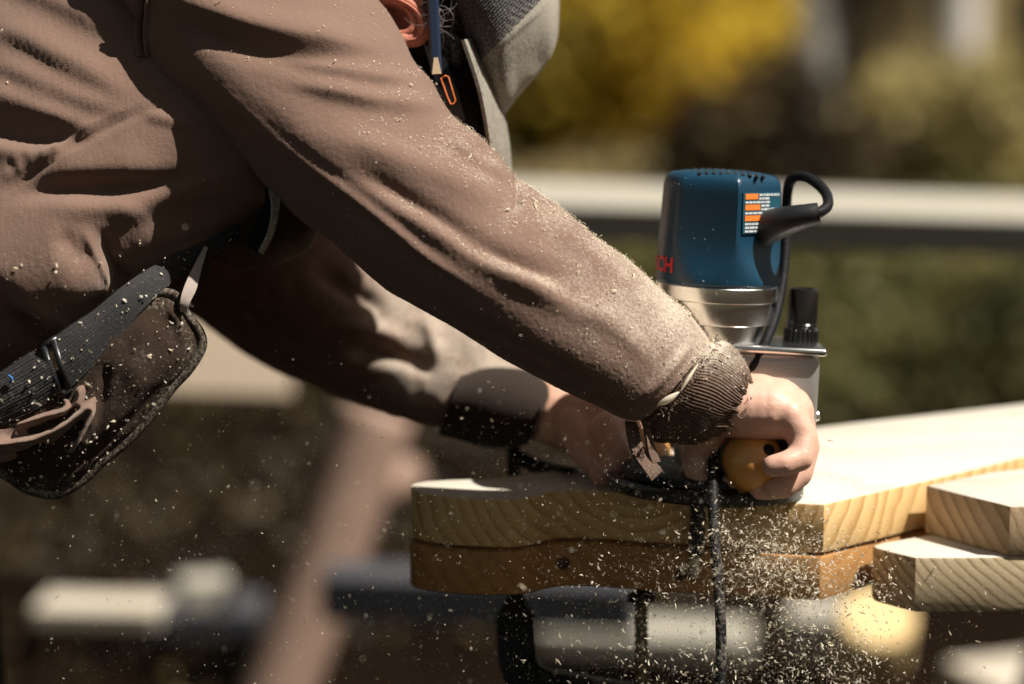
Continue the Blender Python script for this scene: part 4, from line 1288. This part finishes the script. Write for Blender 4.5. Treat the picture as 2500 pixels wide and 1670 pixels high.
# crown outline rows from the band (left) to the front (right): upper point off the frame, lower point on the seen outline
crown = [(1030, -260, 1062, -20, .115, .070), (1085, -300, 1106, 62, .115, .084), (1140, -315, 1145, 168, .113, .090), (1190, -310, 1186, 246, .112, .090), (1235, -295, 1222, 286, .111, .086), (1275, -270, 1262, 240, .111, .078), (1310, -240, 1306, 188, .111, .068), (1342, -190, 1344, 140, .111, .054), (1358, -130, 1362, 85, .111, .036), (1364, -80, 1366, 20, .111, .012)]
F_c = [([(1205, 280), (1270, 210), (1345, 150)], 2.0, 30, 10), ([(1160, 170), (1230, 100), (1310, 30), (1340, -10)], 1.5, 8, 8)]
G, S = limb(crown, 200, 240, F_c)
flc = G.reshape(-1, 3); Nc = grid_normals(G)
if (Nc * (CAM - G)).sum(2)[:, 60].mean() < 0: Nc = -Nc
Nc = Nc.reshape(-1, 3)
qc, _ = pix(flc)
side_of = (qc[:, 0] - 1165) * .64 + (qc[:, 1] - 165) * .77    # the seam runs from (1165,165) to (1315,0)
s_seam = (qc[:, 0] - 1150) * (0 - 168) - (qc[:, 1] - 168) * (1315 - 1150)
knit = (s_seam > 0)   # upper-left of the seam
d_seam = np.abs(s_seam) / math.hypot(168, 165)
rows_ = np.sin(((qc[:, 0] - 1150) * .68 + (qc[:, 1] - 168) * .73) * 2 * math.pi / 11.0)
cols_ = np.sin(((qc[:, 0] - 1150) * .73 - (qc[:, 1] - 168) * .68) * 2 * math.pi / 9.0)
k_ = np.where(knit, 1.0, 0.0)
me = mesh_from(flc, ends(grid_faces(200, 240).tolist(), 200, 240))
set_attr(me, 'dust', np.clip(np.where(knit, .15 + .3 * np.exp(-d_seam / 25), .62 + .25 * vnoise(flc, 30, 40) + .25 * np.clip((qc[:, 0] - 1180) / 150, -.6, .6)), 0, 1))
capo2 = thing('cap', 'dusty grey and charcoal cap worn by the bending man', 'cap', V(1200, 100, .11))
co = link('crown', me, [M['felt'], M['knit']], capo2)
fidx = grid_faces(200, 240)
mi = np.zeros(len(me.polygons), np.int32); mi[:len(fidx)] = knit[fidx].mean(1) > .5
me.polygons.foreach_set('material_index', mi)
# knit rows of the mesh panel as real ribs (joined, too fine to pick apart)
bmK = bmesh.new()
vis = ((Nc * (CAM - flc)).sum(1) > 0)
vi = np.where(vis)[0]
from mathutils import kdtree
kd = kdtree.KDTree(len(vi))
for j in vi: kd.insert((qc[j, 0], qc[j, 1], 0), int(j))
kd.balance()
for r_ in range(-2, 34):
    pts = []
    for t_ in np.linspace(-40, 300, 120):
        x = 1150 + r_ * -7.6 * .0 + t_ * .70 - r_ * 7.0 * .71; y = 168 - t_ * .714 - r_ * 7.0 * .70
        if r_ * 1.0 < 0: continue
        if not (-30 < y < 175): continue
        co_, j, dd = kd.find((x, y, 0))
        if dd > 6: continue
        if x < 1070: continue
        pts.append(flc[j] + Nc[j] * (.0004 + .00025 * math.sin(t_ * 1.0)))
    if len(pts) > 6:
        pts = np.array(pts); pts[1:-1] = (pts[:-2] + pts[1:-1] + pts[2:]) / 3
        T = np.gradient(pts, axis=0)
        rows = []
        for i, p in enumerate(pts):
            tv = T[i] / (np.linalg.norm(T[i]) + 1e-9); x = np.cross(tv, FWD); x /= np.linalg.norm(x) + 1e-9; y = np.cross(tv, x)
            rr2 = .00062 * (1 + .35 * math.sin(i * 2.2 + r_))
            rows.append([bmK.verts.new(p + rr2 * (math.cos(a_) * x + math.sin(a_) * y)) for a_ in (0, 1.57, 3.14, 4.71)])
        for a_, b_ in zip(rows[:-1], rows[1:]):
            for k in range(4): bmK.faces.new((a_[k], a_[(k + 1) % 4], b_[(k + 1) % 4], b_[k]))
o = from_bm('knit_ribs', bmK, M['knit'], capo2, True); o['kind'] = 'stuff'
set_attr(o.data, 'dust', np.full(len(o.data.vertices), .22))
# brim: curved sheet running from the crown's lower edge down, seen almost edge on
nb, mb_ = 50, 30
cl_ = cat_rom([(1146, 96), (1168, 160), (1186, 220), (1200, 290), (1211, 360), (1216, 420)], nb)
B1 = np.zeros((nb, mb_, 3))
for i in range(nb):
    s = i / (nb - 1)
    for j in range(mb_):
        c = -1 + 2 * j / (mb_ - 1)
        half = .088 * math.sqrt(max(0.02, 1 - (max(0, s - .35) / .68) ** 2.4))
        curve = 30 * (c ** 2) * -1.0
        B1[i, j] = V(cl_[i, 0] + 26 + curve * 1.55, cl_[i, 1] + curve * -.10, .112 + c * half)
tn = np.cross(np.gradient(B1, axis=0), np.gradient(B1, axis=1)); tn /= np.linalg.norm(tn, axis=2)[..., None]
B2 = B1 + tn * .0028
ring_ = np.concatenate([B1, B2[:, ::-1]], 1)
me = mesh_from(ring_.reshape(-1, 3), ends(grid_faces(nb, 2 * mb_).tolist(), nb, 2 * mb_))
set_attr(me, 'dust', np.full(nb * 2 * mb_, .62))
o = link('brim', me, M['felt'], capo2); auto_smooth(o, 50)

# ---- ear (a cupped shell with a rolled rim)
ce = np.array([972., 46.]); ang = math.radians(38); ea = np.array([math.cos(ang), math.sin(ang)]); eb = np.array([-ea[1], ea[0]])
w_e = .030
nrr, nth = 34, 72
Ee = np.zeros((nrr, nth, 3))
for i in range(nrr):
    r = i / (nrr - 1)
    for j in range(nth):
        a_ = 2 * math.pi * j / nth
        R0 = 1 + .10 * math.cos(a_ * 2 + .6)
        rad = r * R0
        p = ce + ea * 70 * rad * math.cos(a_) + eb * 52 * rad * math.sin(a_)
        prof = np.interp(r, [0, .35, .55, .66, .78, .90, 1.0], [.017, .015, .0075, .0035, .0030, -.0010, .0045])
        prof += .003 * math.cos(a_ - 2.6) * r
        Ee[i, j] = V(p[0], p[1], w_e + prof)
me = mesh_from(Ee.reshape(-1, 3), grid_faces(nrr, nth).tolist())
link('ear', me, M['ear'], person)
ah = [V(*(ce + ea * 70 * .60 * math.cos(a_) + eb * 52 * .60 * math.sin(a_)), w_e + .0025) for a_ in np.linspace(-1.7, 1.5, 26)]
link('ear_fold', tube(np.array(ah), .0028 * np.sin(np.linspace(.25, math.pi - .25, 26)) + .0004, 10), M['ear'], person)
rim = np.array([Ee[-1, j] for j in list(range(nth)) + [0]])
rimP = rim + FWD * .0005
rad_ = .0034 + .0008 * np.sin(np.linspace(0, 2 * np.pi, nth + 1) + 1.0)
link('ear', tube(rimP, rad_, 12, False), M['ear'], person).name = 'ear_rim'
link('ear_lobe', chain_mesh([[(V(985, 96, w_e + .003), .0055), (V(1000, 100, w_e + .004), .0052), (V(1012, 92, w_e + .004), .0046)]], .0012, 3), M['ear'], person)

# ---- hair and beard strands
def strands(n, area, length, mat, name, w0, r=.00022, direction=(0.3, 1.0), curl=.6, parent=person, mats=None):
    bmS = bmesh.new()
    poly = np.array(area, float)
    lo_, hi_ = poly.min(0), poly.max(0)
    def inside(p):
        c = False; j = len(poly) - 1
        for i in range(len(poly)):
            if (poly[i][1] > p[1]) != (poly[j][1] > p[1]) and p[0] < (poly[j][0] - poly[i][0]) * (p[1] - poly[i][1]) / (poly[j][1] - poly[i][1]) + poly[i][0]: c = not c
            j = i
        return c
    k = 0
    while k < n:
        p = lo_ + rng.random(2) * (hi_ - lo_)
        if not inside(p): continue
        k += 1
        an = math.atan2(direction[1], direction[0]) + rng.normal() * curl
        bend = rng.normal() * 1.4
        L = length * random.uniform(.5, 1.3)
        w = w0(p) + random.uniform(-.004, .002) if callable(w0) else w0 + random.uniform(-.004, .002)
        pts = []
        for s in range(7):
            pts.append(V(p[0], p[1], w - .003 * math.sin(s * .5)))
            p = p + np.array([math.cos(an), math.sin(an)]) * L / 6; an += bend / 6
        rows = []
        pts = np.array(pts); T = np.gradient(pts, axis=0)
        for i, q_ in enumerate(pts):
            tv = T[i] / (np.linalg.norm(T[i]) + 1e-9); x = np.cross(tv, FWD); x /= np.linalg.norm(x) + 1e-9
            rr2 = r * (1 - .6 * i / 6)
            y = np.cross(tv, x)
            rows.append([bmS.verts.new(q_ + rr2 * (math.cos(a_) * x + math.sin(a_) * y)) for a_ in (0, 2.1, 4.2)])
        for a_, b_ in zip(rows[:-1], rows[1:]):
            for kk in range(3): bmS.faces.new((a_[kk], a_[(kk + 1) % 3], b_[(kk + 1) % 3], b_[kk]))
    o = from_bm(name, bmS, mat, parent, True); o['kind'] = 'stuff'
    return o
beard_area = [(1012, 60), (1060, -5), (1100, 0), (1120, 70), (1142, 120), (1160, 220), (1172, 330), (1100, 300), (1060, 240), (1000, 150), (1000, 108)]
beard = link('beard', chain_mesh([[(V(1050, 20, .085), .030), (V(1060, 100, .085), .033), (V(1090, 190, .09), .032), (V(1120, 280, .10), .030)], [(V(1010, 130, .09), .028), (V(1060, 230, .10), .035)], [(V(1090, -30, .075), .03), (V(1060, -60, .08), .035)]], .002, 4), M['hair'], person)
strands(900, beard_area, 42, M['hair'], 'beard_hair', .050, .00028)
strands(150, [(1050, 40), (1105, 50), (1125, 130), (1090, 160), (1050, 140)], 30, M['grey_hair'], 'grey_beard_hair', .044, .0002)
strands(40, [(1030, 10), (1075, 0), (1090, 60), (1050, 90)], 60, M['grey_hair'], 'loose_hair', .030, .00016, curl=1.6)

# ---- pencil behind the ear
t = thing('pencil', 'flat dark blue carpenter pencil tucked behind the ear', 'pencil', V(1064, 180, .02))
p0, p1, p2 = V(1054, -70, .030), V(1064, 150, .021), V(1066, 178, .020)
x_ = RGT
dirp = (p1 - p0) / np.linalg.norm(p1 - p0)
bm = bmesh.new()
F = frame_from(dirp, tuple(RGT)).to_4x4()
hx, hy = .0043, .0033
oct_ = [(hx * a_, hy * b_) for a_, b_ in ((1, .4), (.55, 1), (-.55, 1), (-1, .4), (-1, -.4), (-.55, -1), (.55, -1), (1, -.4))]
def pr(P, s): return [bm.verts.new(Vector(P) + F.to_3x3() @ Vector((x * s, y * s, 0))) for x, y in oct_]
ra, rb, rc2 = pr(p0, 1), pr(p1, 1), pr(p2, 1)
for a_, b_ in ((ra, rb), (rb, rc2)):
    for k in range(8): bm.faces.new((a_[k], a_[(k + 1) % 8], b_[(k + 1) % 8], b_[k]))
bm.faces.new(ra); bm.faces.new(rc2)
o = from_bm('shaft', bm, M['pencil'], t)
# cut facet of bare wood towards the camera, and the flat end
bm = bmesh.new()
vsx = [V(1059, 141, .0166), V(1069, 140, .0166), V(1078, 180, .0158), V(1055, 181, .0158)]
f1 = [bm.verts.new(v) for v in vsx]; f2 = [bm.verts.new(v + FWD * .003) for v in vsx]
bm.faces.new(f1); bm.faces.new(f2[::-1])
for k in range(4): bm.faces.new((f1[k], f1[(k + 1) % 4], f2[(k + 1) % 4], f2[k]))
from_bm('cut_face', bm, M['rawwood'], t)
o = link('lead', lathe([(.0001, 0), (.0016, 0), (.0014, .0012), (.0001, .0014)], 12, Matrix.Translation(Vector(V(1066, 181, .019))) @ frame_from(dirp).to_4x4()), M['black_gloss'], t)

# ---- glasses arm with orange outline
t = thing('glasses', 'black safety glasses with an orange outlined arm under the cap', 'glasses', V(1090, 200, .03))
ribbon([(1036, 60, .046), (1058, 120, .040), (1080, 185, .034), (1100, 240, .032), (1118, 300, .036)], [(15, -6, 0), (18, -6, 0), (20, -7, 0), (20, -7, 0), (18, -6, 0)], .003, 40, M['black_gloss'], 'temple', t, 0)
lp_ = [(1078, 190), (1088, 185), (1095, 188), (1112, 245), (1107, 254), (1100, 254), (1092, 236), (1080, 202), (1077, 194), (1078, 190)]
link('orange_outline', tube(np.array([V(x, y, .0305) for x, y in lp_]), .00052, 8), M['orange'], t)
link('orange_outline', tube(np.array([V(1037, 74, .038), V(1040, 92, .037)]), .0012, 8), M['orange'], t)

# ------------------------------------------------------------------ tool belt
WOFF = -0.055
belt = thing('tool_belt', 'charcoal webbing tool belt with a dark brown suede pouch at the hip', 'tool belt', V(200, 900, .0))
def band(rows, name, mat, th_=.0035, dust=.3, n=80, ribs=0, parent=belt, wob=0.0):
    """rows: upper px, lower px, w of each; a thick band"""
    S = cat_rom(rows, n); m_ = 40
    t_ = np.linspace(0, 1, m_)[None, :]
    px = S[:, 0:1] * (1 - t_) + S[:, 2:3] * t_; py = S[:, 1:2] * (1 - t_) + S[:, 3:4] * t_
    w = S[:, 4:5] * (1 - t_) + S[:, 5:6] * t_ - .004 * np.sin(np.pi * t_)
    F_ = Va(px, py, w)
    nn_ = np.cross(np.gradient(F_, axis=0), np.gradient(F_, axis=1)); nn_ /= np.linalg.norm(nn_, axis=2)[..., None]
    if (nn_ * (CAM - F_)).sum(2).mean() < 0: nn_ = -nn_
    if ribs: F_ = F_ + nn_ * (.00028 * np.cos(t_ * 2 * np.pi * ribs))[..., None]
    if wob: F_ = F_ + nn_ * (wob * vnoise(F_.reshape(-1, 3), 45, 60).reshape(n, m_))[..., None]
    B_ = F_ - nn_ * th_
    rg = np.concatenate([F_, B_[:, ::-1]], 1)
    me = mesh_from(rg.reshape(-1, 3), ends(grid_faces(n, 2 * m_).tolist(), n, 2 * m_))
    set_attr(me, 'dust', np.full(n * 2 * m_, dust))
    o = link(name, me, mat, parent); auto_smooth(o, 50)
    return o, F_.reshape(-1, 3), nn_.reshape(-1, 3)
_, b1p, b1n = band([(-140, 985, -150, 1130, .01, .01), (-60, 945, -50, 1065, .004, .004), (0, 908, 12, 1034, .0, .0), (60, 868, 84, 1002, -.002, -.002), (112, 842, 148, 958, -.003, -.003)], 'webbing', M['web'], ribs=16, dust=.26)
_, b2p, b2n = band([(132, 822, 170, 948, -.002, -.002), (180, 788, 215, 905, -.001, -.001), (229, 757, 266, 852, .002, .002), (290, 706, 335, 770, .006, .006), (350, 664, 400, 706, .016, .016), (420, 625, 455, 662, .03, .03), (500, 590, 525, 622, .045, .045), (570, 548, 590, 572, .06, .06)], 'webbing', M['web'], ribs=14, dust=.20)
# tri-glide buckle between the two webbing runs
for (x0, y0, x1, y1) in ((106, 846, 146, 962), (130, 830, 168, 950)):
    link('buckle_bar', tube(np.array([V(x0, y0, -.004), V(x1, y1, -.004)]), .0026, 10), M['black_plastic'], belt)
for (x0, y0, x1, y1) in ((100, 850, 140, 826), (140, 966, 174, 948)):
    link('buckle_bar', tube(np.array([V(x0, y0, -.003), V(x1, y1, -.003)]), .0028, 10), M['black_plastic'], belt)
link('blue_thread', tube(cat_rom([V(20, 916, -.006), V(30, 925, -.007), V(24, 934, -.006)], 10), .0009, 6), M['blue_thread'], belt)
# pouch: a padded bag with a welt round its edge
po = [(330, 720), (412, 716), (445, 743), (461, 775), (488, 812), (492, 850), (461, 902), (420, 947), (367, 1016), (306, 1082), (245, 1131), (204, 1171), (155, 1202), (114, 1207), (61, 1192), (24, 1167), (-60, 1120), (-160, 1080), (-200, 1000), (-120, 980), (0, 960), (120, 930), (200, 860), (270, 780)]
out = cat_rom(po + [po[0]], 241)[:-1]
cen = np.array([190., 985.])
nrg = 60
Gp = np.zeros((nrg, 240, 3)); 
for i in range(nrg):
    r = i / (nrg - 1)
    q_ = cen + (out - cen) * r
    hgt = .020 * (1 - r ** 3.2) 
    Gp[i] = Va(q_[:, 0], q_[:, 1], np.full(240, .018) - hgt)
Pq = Gp.reshape(-1, 3)
qp = pix(Pq)[0]
Hh = np.zeros(len(Pq))
for f_ in [([(30, 1130), (120, 1162), (220, 1110), (330, 1010), (420, 900)], -4, 12, 10), ([(240, 1000), (215, 1060), (180, 1110)], 5, 12, 12), ([(300, 960), (340, 860), (380, 760)], 3, 26, 26), ([(260, 880), (250, 960), (230, 1010)], -5, 14, 14), ([(400, 730), (440, 790), (450, 850)], 4, 14, 14), ([(0, 1100), (80, 1075), (170, 1060)], -4, 14, 12)]:
    Hh += fold(qp, f_[0], f_[1] * .001, f_[2], f_[3])
Pq = Pq - FWD * Hh[:, None] + (0.0012 * vnoise(Pq, 70, 71))[:, None] * -FWD
Bk = Gp[::-1].reshape(-1, 3) * 1.0 + FWD * .0
bk = Va(*(lambda q2: (q2[:, 0], q2[:, 1]))(pix(Gp[::-1].reshape(-1, 3))[0]), np.repeat(.018 + .018 * (1 - np.linspace(1, 0, nrg) ** 3), 240))
allp = np.concatenate([Pq, bk])
me = mesh_from(allp, grid_faces(2 * nrg, 240).tolist())
dpo = np.full(len(allp), .22); dpo[:len(Pq)] += .12 * (np.repeat(np.linspace(0, 1, nrg), 240) > .86)
set_attr(me, 'dust', dpo)
pouch = link('pouch', me, M['suede'], belt)
welt = np.array([V(p[0], p[1], .018) for p in list(out) + [out[0]]])
me = tube(welt, .0036, 10, False); set_attr(me, 'dust', np.full(len(me.vertices), .42)); link('welt', me, M['suede'], pouch)
pouch_pts = Pq; pouch_q = pix(Pq)[0]
# bunched brown cloth spilling over the pouch
S_ = [(-90, 1046, -70, 1150), (-20, 1036, -10, 1132), (40, 1026, 60, 1118), (110, 992, 130, 1112), (165, 946, 180, 1106), (200, 912, 208, 1080), (226, 918, 226, 1040), (246, 958, 240, 1002)]
Sg = cat_rom(S_, 110); m_ = 70; tg = np.linspace(0, 1, m_)[None, :]
pxg = Sg[:, 0:1] * (1 - tg) + Sg[:, 2:3] * tg; pyg = Sg[:, 1:2] * (1 - tg) + Sg[:, 3:4] * tg
Qg = np.stack([pxg, pyg], -1).reshape(-1, 2); hg = np.zeros(len(Qg))
for f_ in [([(-60, 1080), (40, 1082), (130, 1058), (200, 1010), (240, 968)], 11, 12, 10), ([(30, 1040), (100, 1018), (150, 1010), (190, 985), (200, 930)], 9, 10, 9), ([(60, 1052), (130, 1036), (200, 990)], -9, 8, 8),
           ([(236, 985), (212, 1040), (182, 1092), (160, 1112)], 9, 8, 8), ([(205, 1025), (170, 1068), (120, 1100)], -6, 10, 10), ([(-40, 1110), (40, 1104), (120, 1084)], -6, 10, 10), ([(150, 960), (165, 990), (150, 1020)], 5, 8, 8)]:
    hg += fold(Qg, f_[0], f_[1] * .001, f_[2], f_[3], .12)
edge_ = np.minimum(np.minimum(tg, 1 - tg) * 6, 1) * np.minimum(np.minimum(np.linspace(0, 1, 110), 1 - np.linspace(0, 1, 110)) * 9, 1)[:, None]
Pg_ = Va(pxg, pyg, .012 - .012 * edge_ ** .5).reshape(-1, 3) - FWD * hg[:, None]
Pg_ = Pg_ + .0011 * np.stack([vnoise(Pg_, 80, 80 + k) for k in range(3)], 1)
Bg_ = Pg_.reshape(110, m_, 3) + FWD * .002
rg_ = np.concatenate([Pg_.reshape(110, m_, 3), Bg_[:, ::-1]], 1)
me = mesh_from(rg_.reshape(-1, 3), ends(grid_faces(110, 2 * m_).tolist(), 110, 2 * m_))
set_attr(me, 'dust', np.full(len(me.vertices), .30)); link('bunched_cloth', me, M['shirt'], belt)
# worn leather tab and its dark edge
ribbon([(503, 604, .034), (484, 650, .022), (466, 700, .012), (452, 736, .008), (448, 762, .010)], [(4, 2, 0), (9, 4, 0), (14, 5, 0), (11, 5, 0), (8, 2, 0)], .0016, 40, M['tab'], 'leather_tab', belt, 0)
ribbon([(516, 600, .040), (504, 650, .030), (484, 704, .022), (466, 750, .016)], [(8, 2, 0), (10, 4, 0), (9, 4, 0), (5, 2, 0)], .002, 30, M['suede'], 'tab_backing', belt, .12)
# hanging strap end, twisted
ribbon([(664, 462, .030), (660, 500, .026), (648, 530, .024), (630, 570, .024), (612, 604, .026)], [(16, 4, .0), (15, 5, .0), (17, 8, .0), (17, 12, .0), (16, 14, .0)], .0018, 50, M['black_cloth'], 'strap_end', belt, .1)
ribbon([(670, 462, .022), (672, 500, .018), (668, 540, .018), (656, 580, .020), (636, 618, .022)], [(15, 3, .001), (9, 2, .002), (6, 1, .003), (5, 1, .003), (4, 3, .002)], .0022, 50, M['web'], 'strap_edge_lit', belt, .55)  # lit fold of the strap, its brightness put in as pale dust
# curly fleece lining behind the strap
flm = chain_mesh([[(V(560, 545, .10), .030), (V(640, 540, .10), .036), (V(700, 545, .10), .026), (V(725, 555, .10), .018)], [(V(600, 570, .10), .028), (V(690, 580, .10), .014)]], .0025, 3)
fo = link('fleece_lining', flm, M['fleece'], belt)
strands(500, [(640, 505), (735, 530), (745, 565), (700, 598), (620, 610), (560, 590), (560, 530)], 26, M['fleece'], 'fleece_curls', .066, .0004, (1, .5), 1.2, belt)

WOFF = 0.0
# ------------------------------------------------------------------ sawdust: flakes in the air and settled on cloth (uncountable)
def chips(P, length, width, curl=1.2, flat_to=None, seed=1):
    """curled 3-segment ribbons at points P"""
    r_ = np.random.default_rng(seed); n = len(P)
    d = r_.normal(size=(n, 3)); 
    if flat_to is not None: d -= flat_to * (d * flat_to).sum(1)[:, None]
    d /= np.linalg.norm(d, axis=1)[:, None]
    nn_ = r_.normal(size=(n, 3)) if flat_to is None else flat_to + .35 * r_.normal(size=(n, 3))
    nn_ -= d * (nn_ * d).sum(1)[:, None]; nn_ /= np.linalg.norm(nn_, axis=1)[:, None]
    e = np.cross(d, nn_)
    L = np.asarray(length)[:, None]; W = np.asarray(width)[:, None]
    c = (r_.normal(size=n) * curl)[:, None]
    rows = []
    p = P - d * L * .5; an = -c
    for s in range(4):
        wv_ = W * (.35 if s in (0, 3) else .55)
        rows += [p + e * wv_, p - e * wv_]
        dirv = d * np.cos(an) + nn_ * np.sin(an)
        p = p + dirv * L / 3; an = an + c
    v = np.stack(rows, 1).reshape(-1, 3)
    idx = np.arange(n)[:, None] * 8
    f = np.concatenate([idx + np.array([[2 * s, 2 * s + 1, 2 * s + 3, 2 * s + 2]]) for s in range(3)])
    me = mesh_from(v, f)
    set_attr(me, 'tone', np.repeat(r_.random(n), 8))
    return me
def airborne(n, f_px, w_mu, w_sd, lmin, lmax, seed, pw=2.2):
    px, py = f_px(n)
    w = rng.normal(w_mu, w_sd, n)
    L = lmin + (lmax - lmin) * rng.random(n) ** pw
    W = np.clip(L * rng.uniform(.09, .30, n), .00016, .0009)
    return chips(Va(px, py, w), L, W, .85, None, seed)
def plume(n):
    """fan of chips thrown right and down from the bit"""
    t_ = rng.random(n) ** .75
    a_ = rng.normal(.42, .34, n)
    r = 30 + 520 * t_
    return 1720 + r * np.cos(a_) * .85, 1275 + r * np.sin(a_) * .95 + 120 * t_ ** 2
def lower(n):
    x = rng.normal(1840, 240, n); y = 1670 - 330 * rng.random(n) ** 1.2 + 20
    return x, y
def core(n):
    return 1850 + rng.normal(size=n) * 95, 1345 + rng.normal(size=n) * 55 + 0
def leftf(n):
    x = 1750 - 1650 * rng.random(n) ** 1.5
    y = 1320 + rng.normal(size=n) * 220 + (1750 - x) * rng.normal(0.02, .10, n)
    return x, y
def lefthi(n):
    x = rng.uniform(1150, 1620, n); y = rng.normal(1130, 60, n)
    return x, y
wp = wrc - .085
def haze_pl(n):
    x, y = plume(n); return x + rng.normal(size=n) * 40, y + rng.normal(size=n) * 40
specs = [(4200, plume, wp, .035, .0005, .0052, 3.4), (2600, core, wp + .01, .025, .0006, .0056, 3.0), (3600, lower, wp - .01, .06, .0005, .0054, 3.6), (4200, leftf, wp, .09, .0004, .0028, 3.2), (420, leftf, wp - .12, .16, .0006, .0026, 2.2),
         (520, lefthi, wp + .01, .06, .0004, .0015, 2.2), (9000, haze_pl, wp, .05, .00022, .0006, 1.5), (9000, leftf, wp, .08, .0002, .0005, 1.5), (5000, lower, wp, .06, .0002, .0006, 1.5)]
objs = []
for i, (n, fn, wm, wsd, l0, l1, pw_) in enumerate(specs):
    me = airborne(n, fn, wm, wsd, l0, l1, 100 + i, pw_)
    objs.append(me)
vs, fs, tn_, off = [], [], [], 0
for me in objs:
    co_ = np.zeros(len(me.vertices) * 3, np.float32); me.vertices.foreach_get('co', co_)
    vs.append(co_.reshape(-1, 3))
    fi = np.zeros(len(me.loops), np.int32); me.loops.foreach_get('vertex_index', fi); fs.append(fi.reshape(-1, 4) + off)
    tt_ = np.zeros(len(me.vertices), np.float32); me.attributes['tone'].data.foreach_get('value', tt_); tn_.append(tt_)
    off += len(me.vertices)
me = mesh_from(np.concatenate(vs), np.concatenate(fs)); set_attr(me, 'tone', np.concatenate(tn_))
o = link('flying_sawdust', me, M['chip'], None, False); o['kind'] = 'stuff'; o['label'] = 'pale chips and dust flying from the router bit'
# settled: on sleeve, cuff, torso, pouch, belt
def settle(P, Nn, wgt, n, l0, l1, seed, lift=.0006, pw=3.0, thin=False):
    vis_ = ((Nn * (CAM - P)).sum(1) > -.25 * np.linalg.norm(CAM - P, axis=1))
    w_ = wgt * vis_
    k = rng.choice(len(P), n, p=w_ / w_.sum())
    L = l0 + (l1 - l0) * rng.random(n) ** pw
    return chips(P[k] + Nn[k] * lift + rng.normal(size=(n, 3)) * .0006, L, np.clip(L * (rng.uniform(.09, .2, n) if thin else rng.uniform(.25, .6, n)), .0003, .0016), 1.5 if thin else .9, Nn[k], seed)
upn = np.clip(sleeve_nrm[:, 2], 0, 1)
parts = [settle(sleeve_pts, sleeve_nrm, dust_n ** 1.5 + .004, 3000, .0005, .0016, 201, .0003, 2.0),
         settle(sleeve_pts, sleeve_nrm, upn ** 2 * (.3 + along) + .01, 230, .002, .0085, 202, .0010, 2.2, True),
         settle(sleeve_pts, sleeve_nrm, np.clip(upn - .6, 0, 1) * (.2 + along) + 1e-5, 2600, .0005, .0017, 206, .0008, 2.0),
         settle(cap_pts, cap_nrm, np.ones(len(cap_pts)), 70, .0004, .0016, 208, .0003, 2),
         settle(cuff_pts, cuff_nrm, np.clip(cuff_nrm[:, 2], .05, 1), 260, .0006, .0022, 203),
         settle(torso_pts, torso_nrm, np.where((torso_q[:, 1] > 600) & (torso_q[:, 0] < 330), 1, .06) * (torso_q[:, 0] > -20), 260, .0006, .0042, 204, .001, 3),
         settle(pouch_pts, np.tile(-FWD, (len(pouch_pts), 1)), np.where(pouch_q[:, 0] > -10, 1.0, 0) * (.25 + np.repeat(np.linspace(0, 1, nrg), 240) ** 4), 420, .0004, .0042, 205, .001, 3.2),
         settle(np.concatenate([b1p, b2p]), np.concatenate([b1n, b2n]), np.ones(len(b1p) + len(b2p)), 150, .0006, .0050, 207, .001, 3)]
vs, fs, tn_, off = [], [], [], 0
for me in parts:
    co_ = np.zeros(len(me.vertices) * 3, np.float32); me.vertices.foreach_get('co', co_); vs.append(co_.reshape(-1, 3))
    fi = np.zeros(len(me.loops), np.int32); me.loops.foreach_get('vertex_index', fi); fs.append(fi.reshape(-1, 4) + off)
    tt_ = np.zeros(len(me.vertices), np.float32); me.attributes['tone'].data.foreach_get('value', tt_); tn_.append(tt_)
    off += len(me.vertices)
me = mesh_from(np.concatenate(vs), np.concatenate(fs)); set_attr(me, 'tone', np.concatenate(tn_))
o = link('settled_shavings', me, M['chip'], None, False); o['kind'] = 'stuff'; o['label'] = 'pale shavings settled on the sleeve, cuff, pouch and belt'
print('WRC', wrc, 'ZT', ZT, 'mpp', mpp, 'RMOT', RMOT)
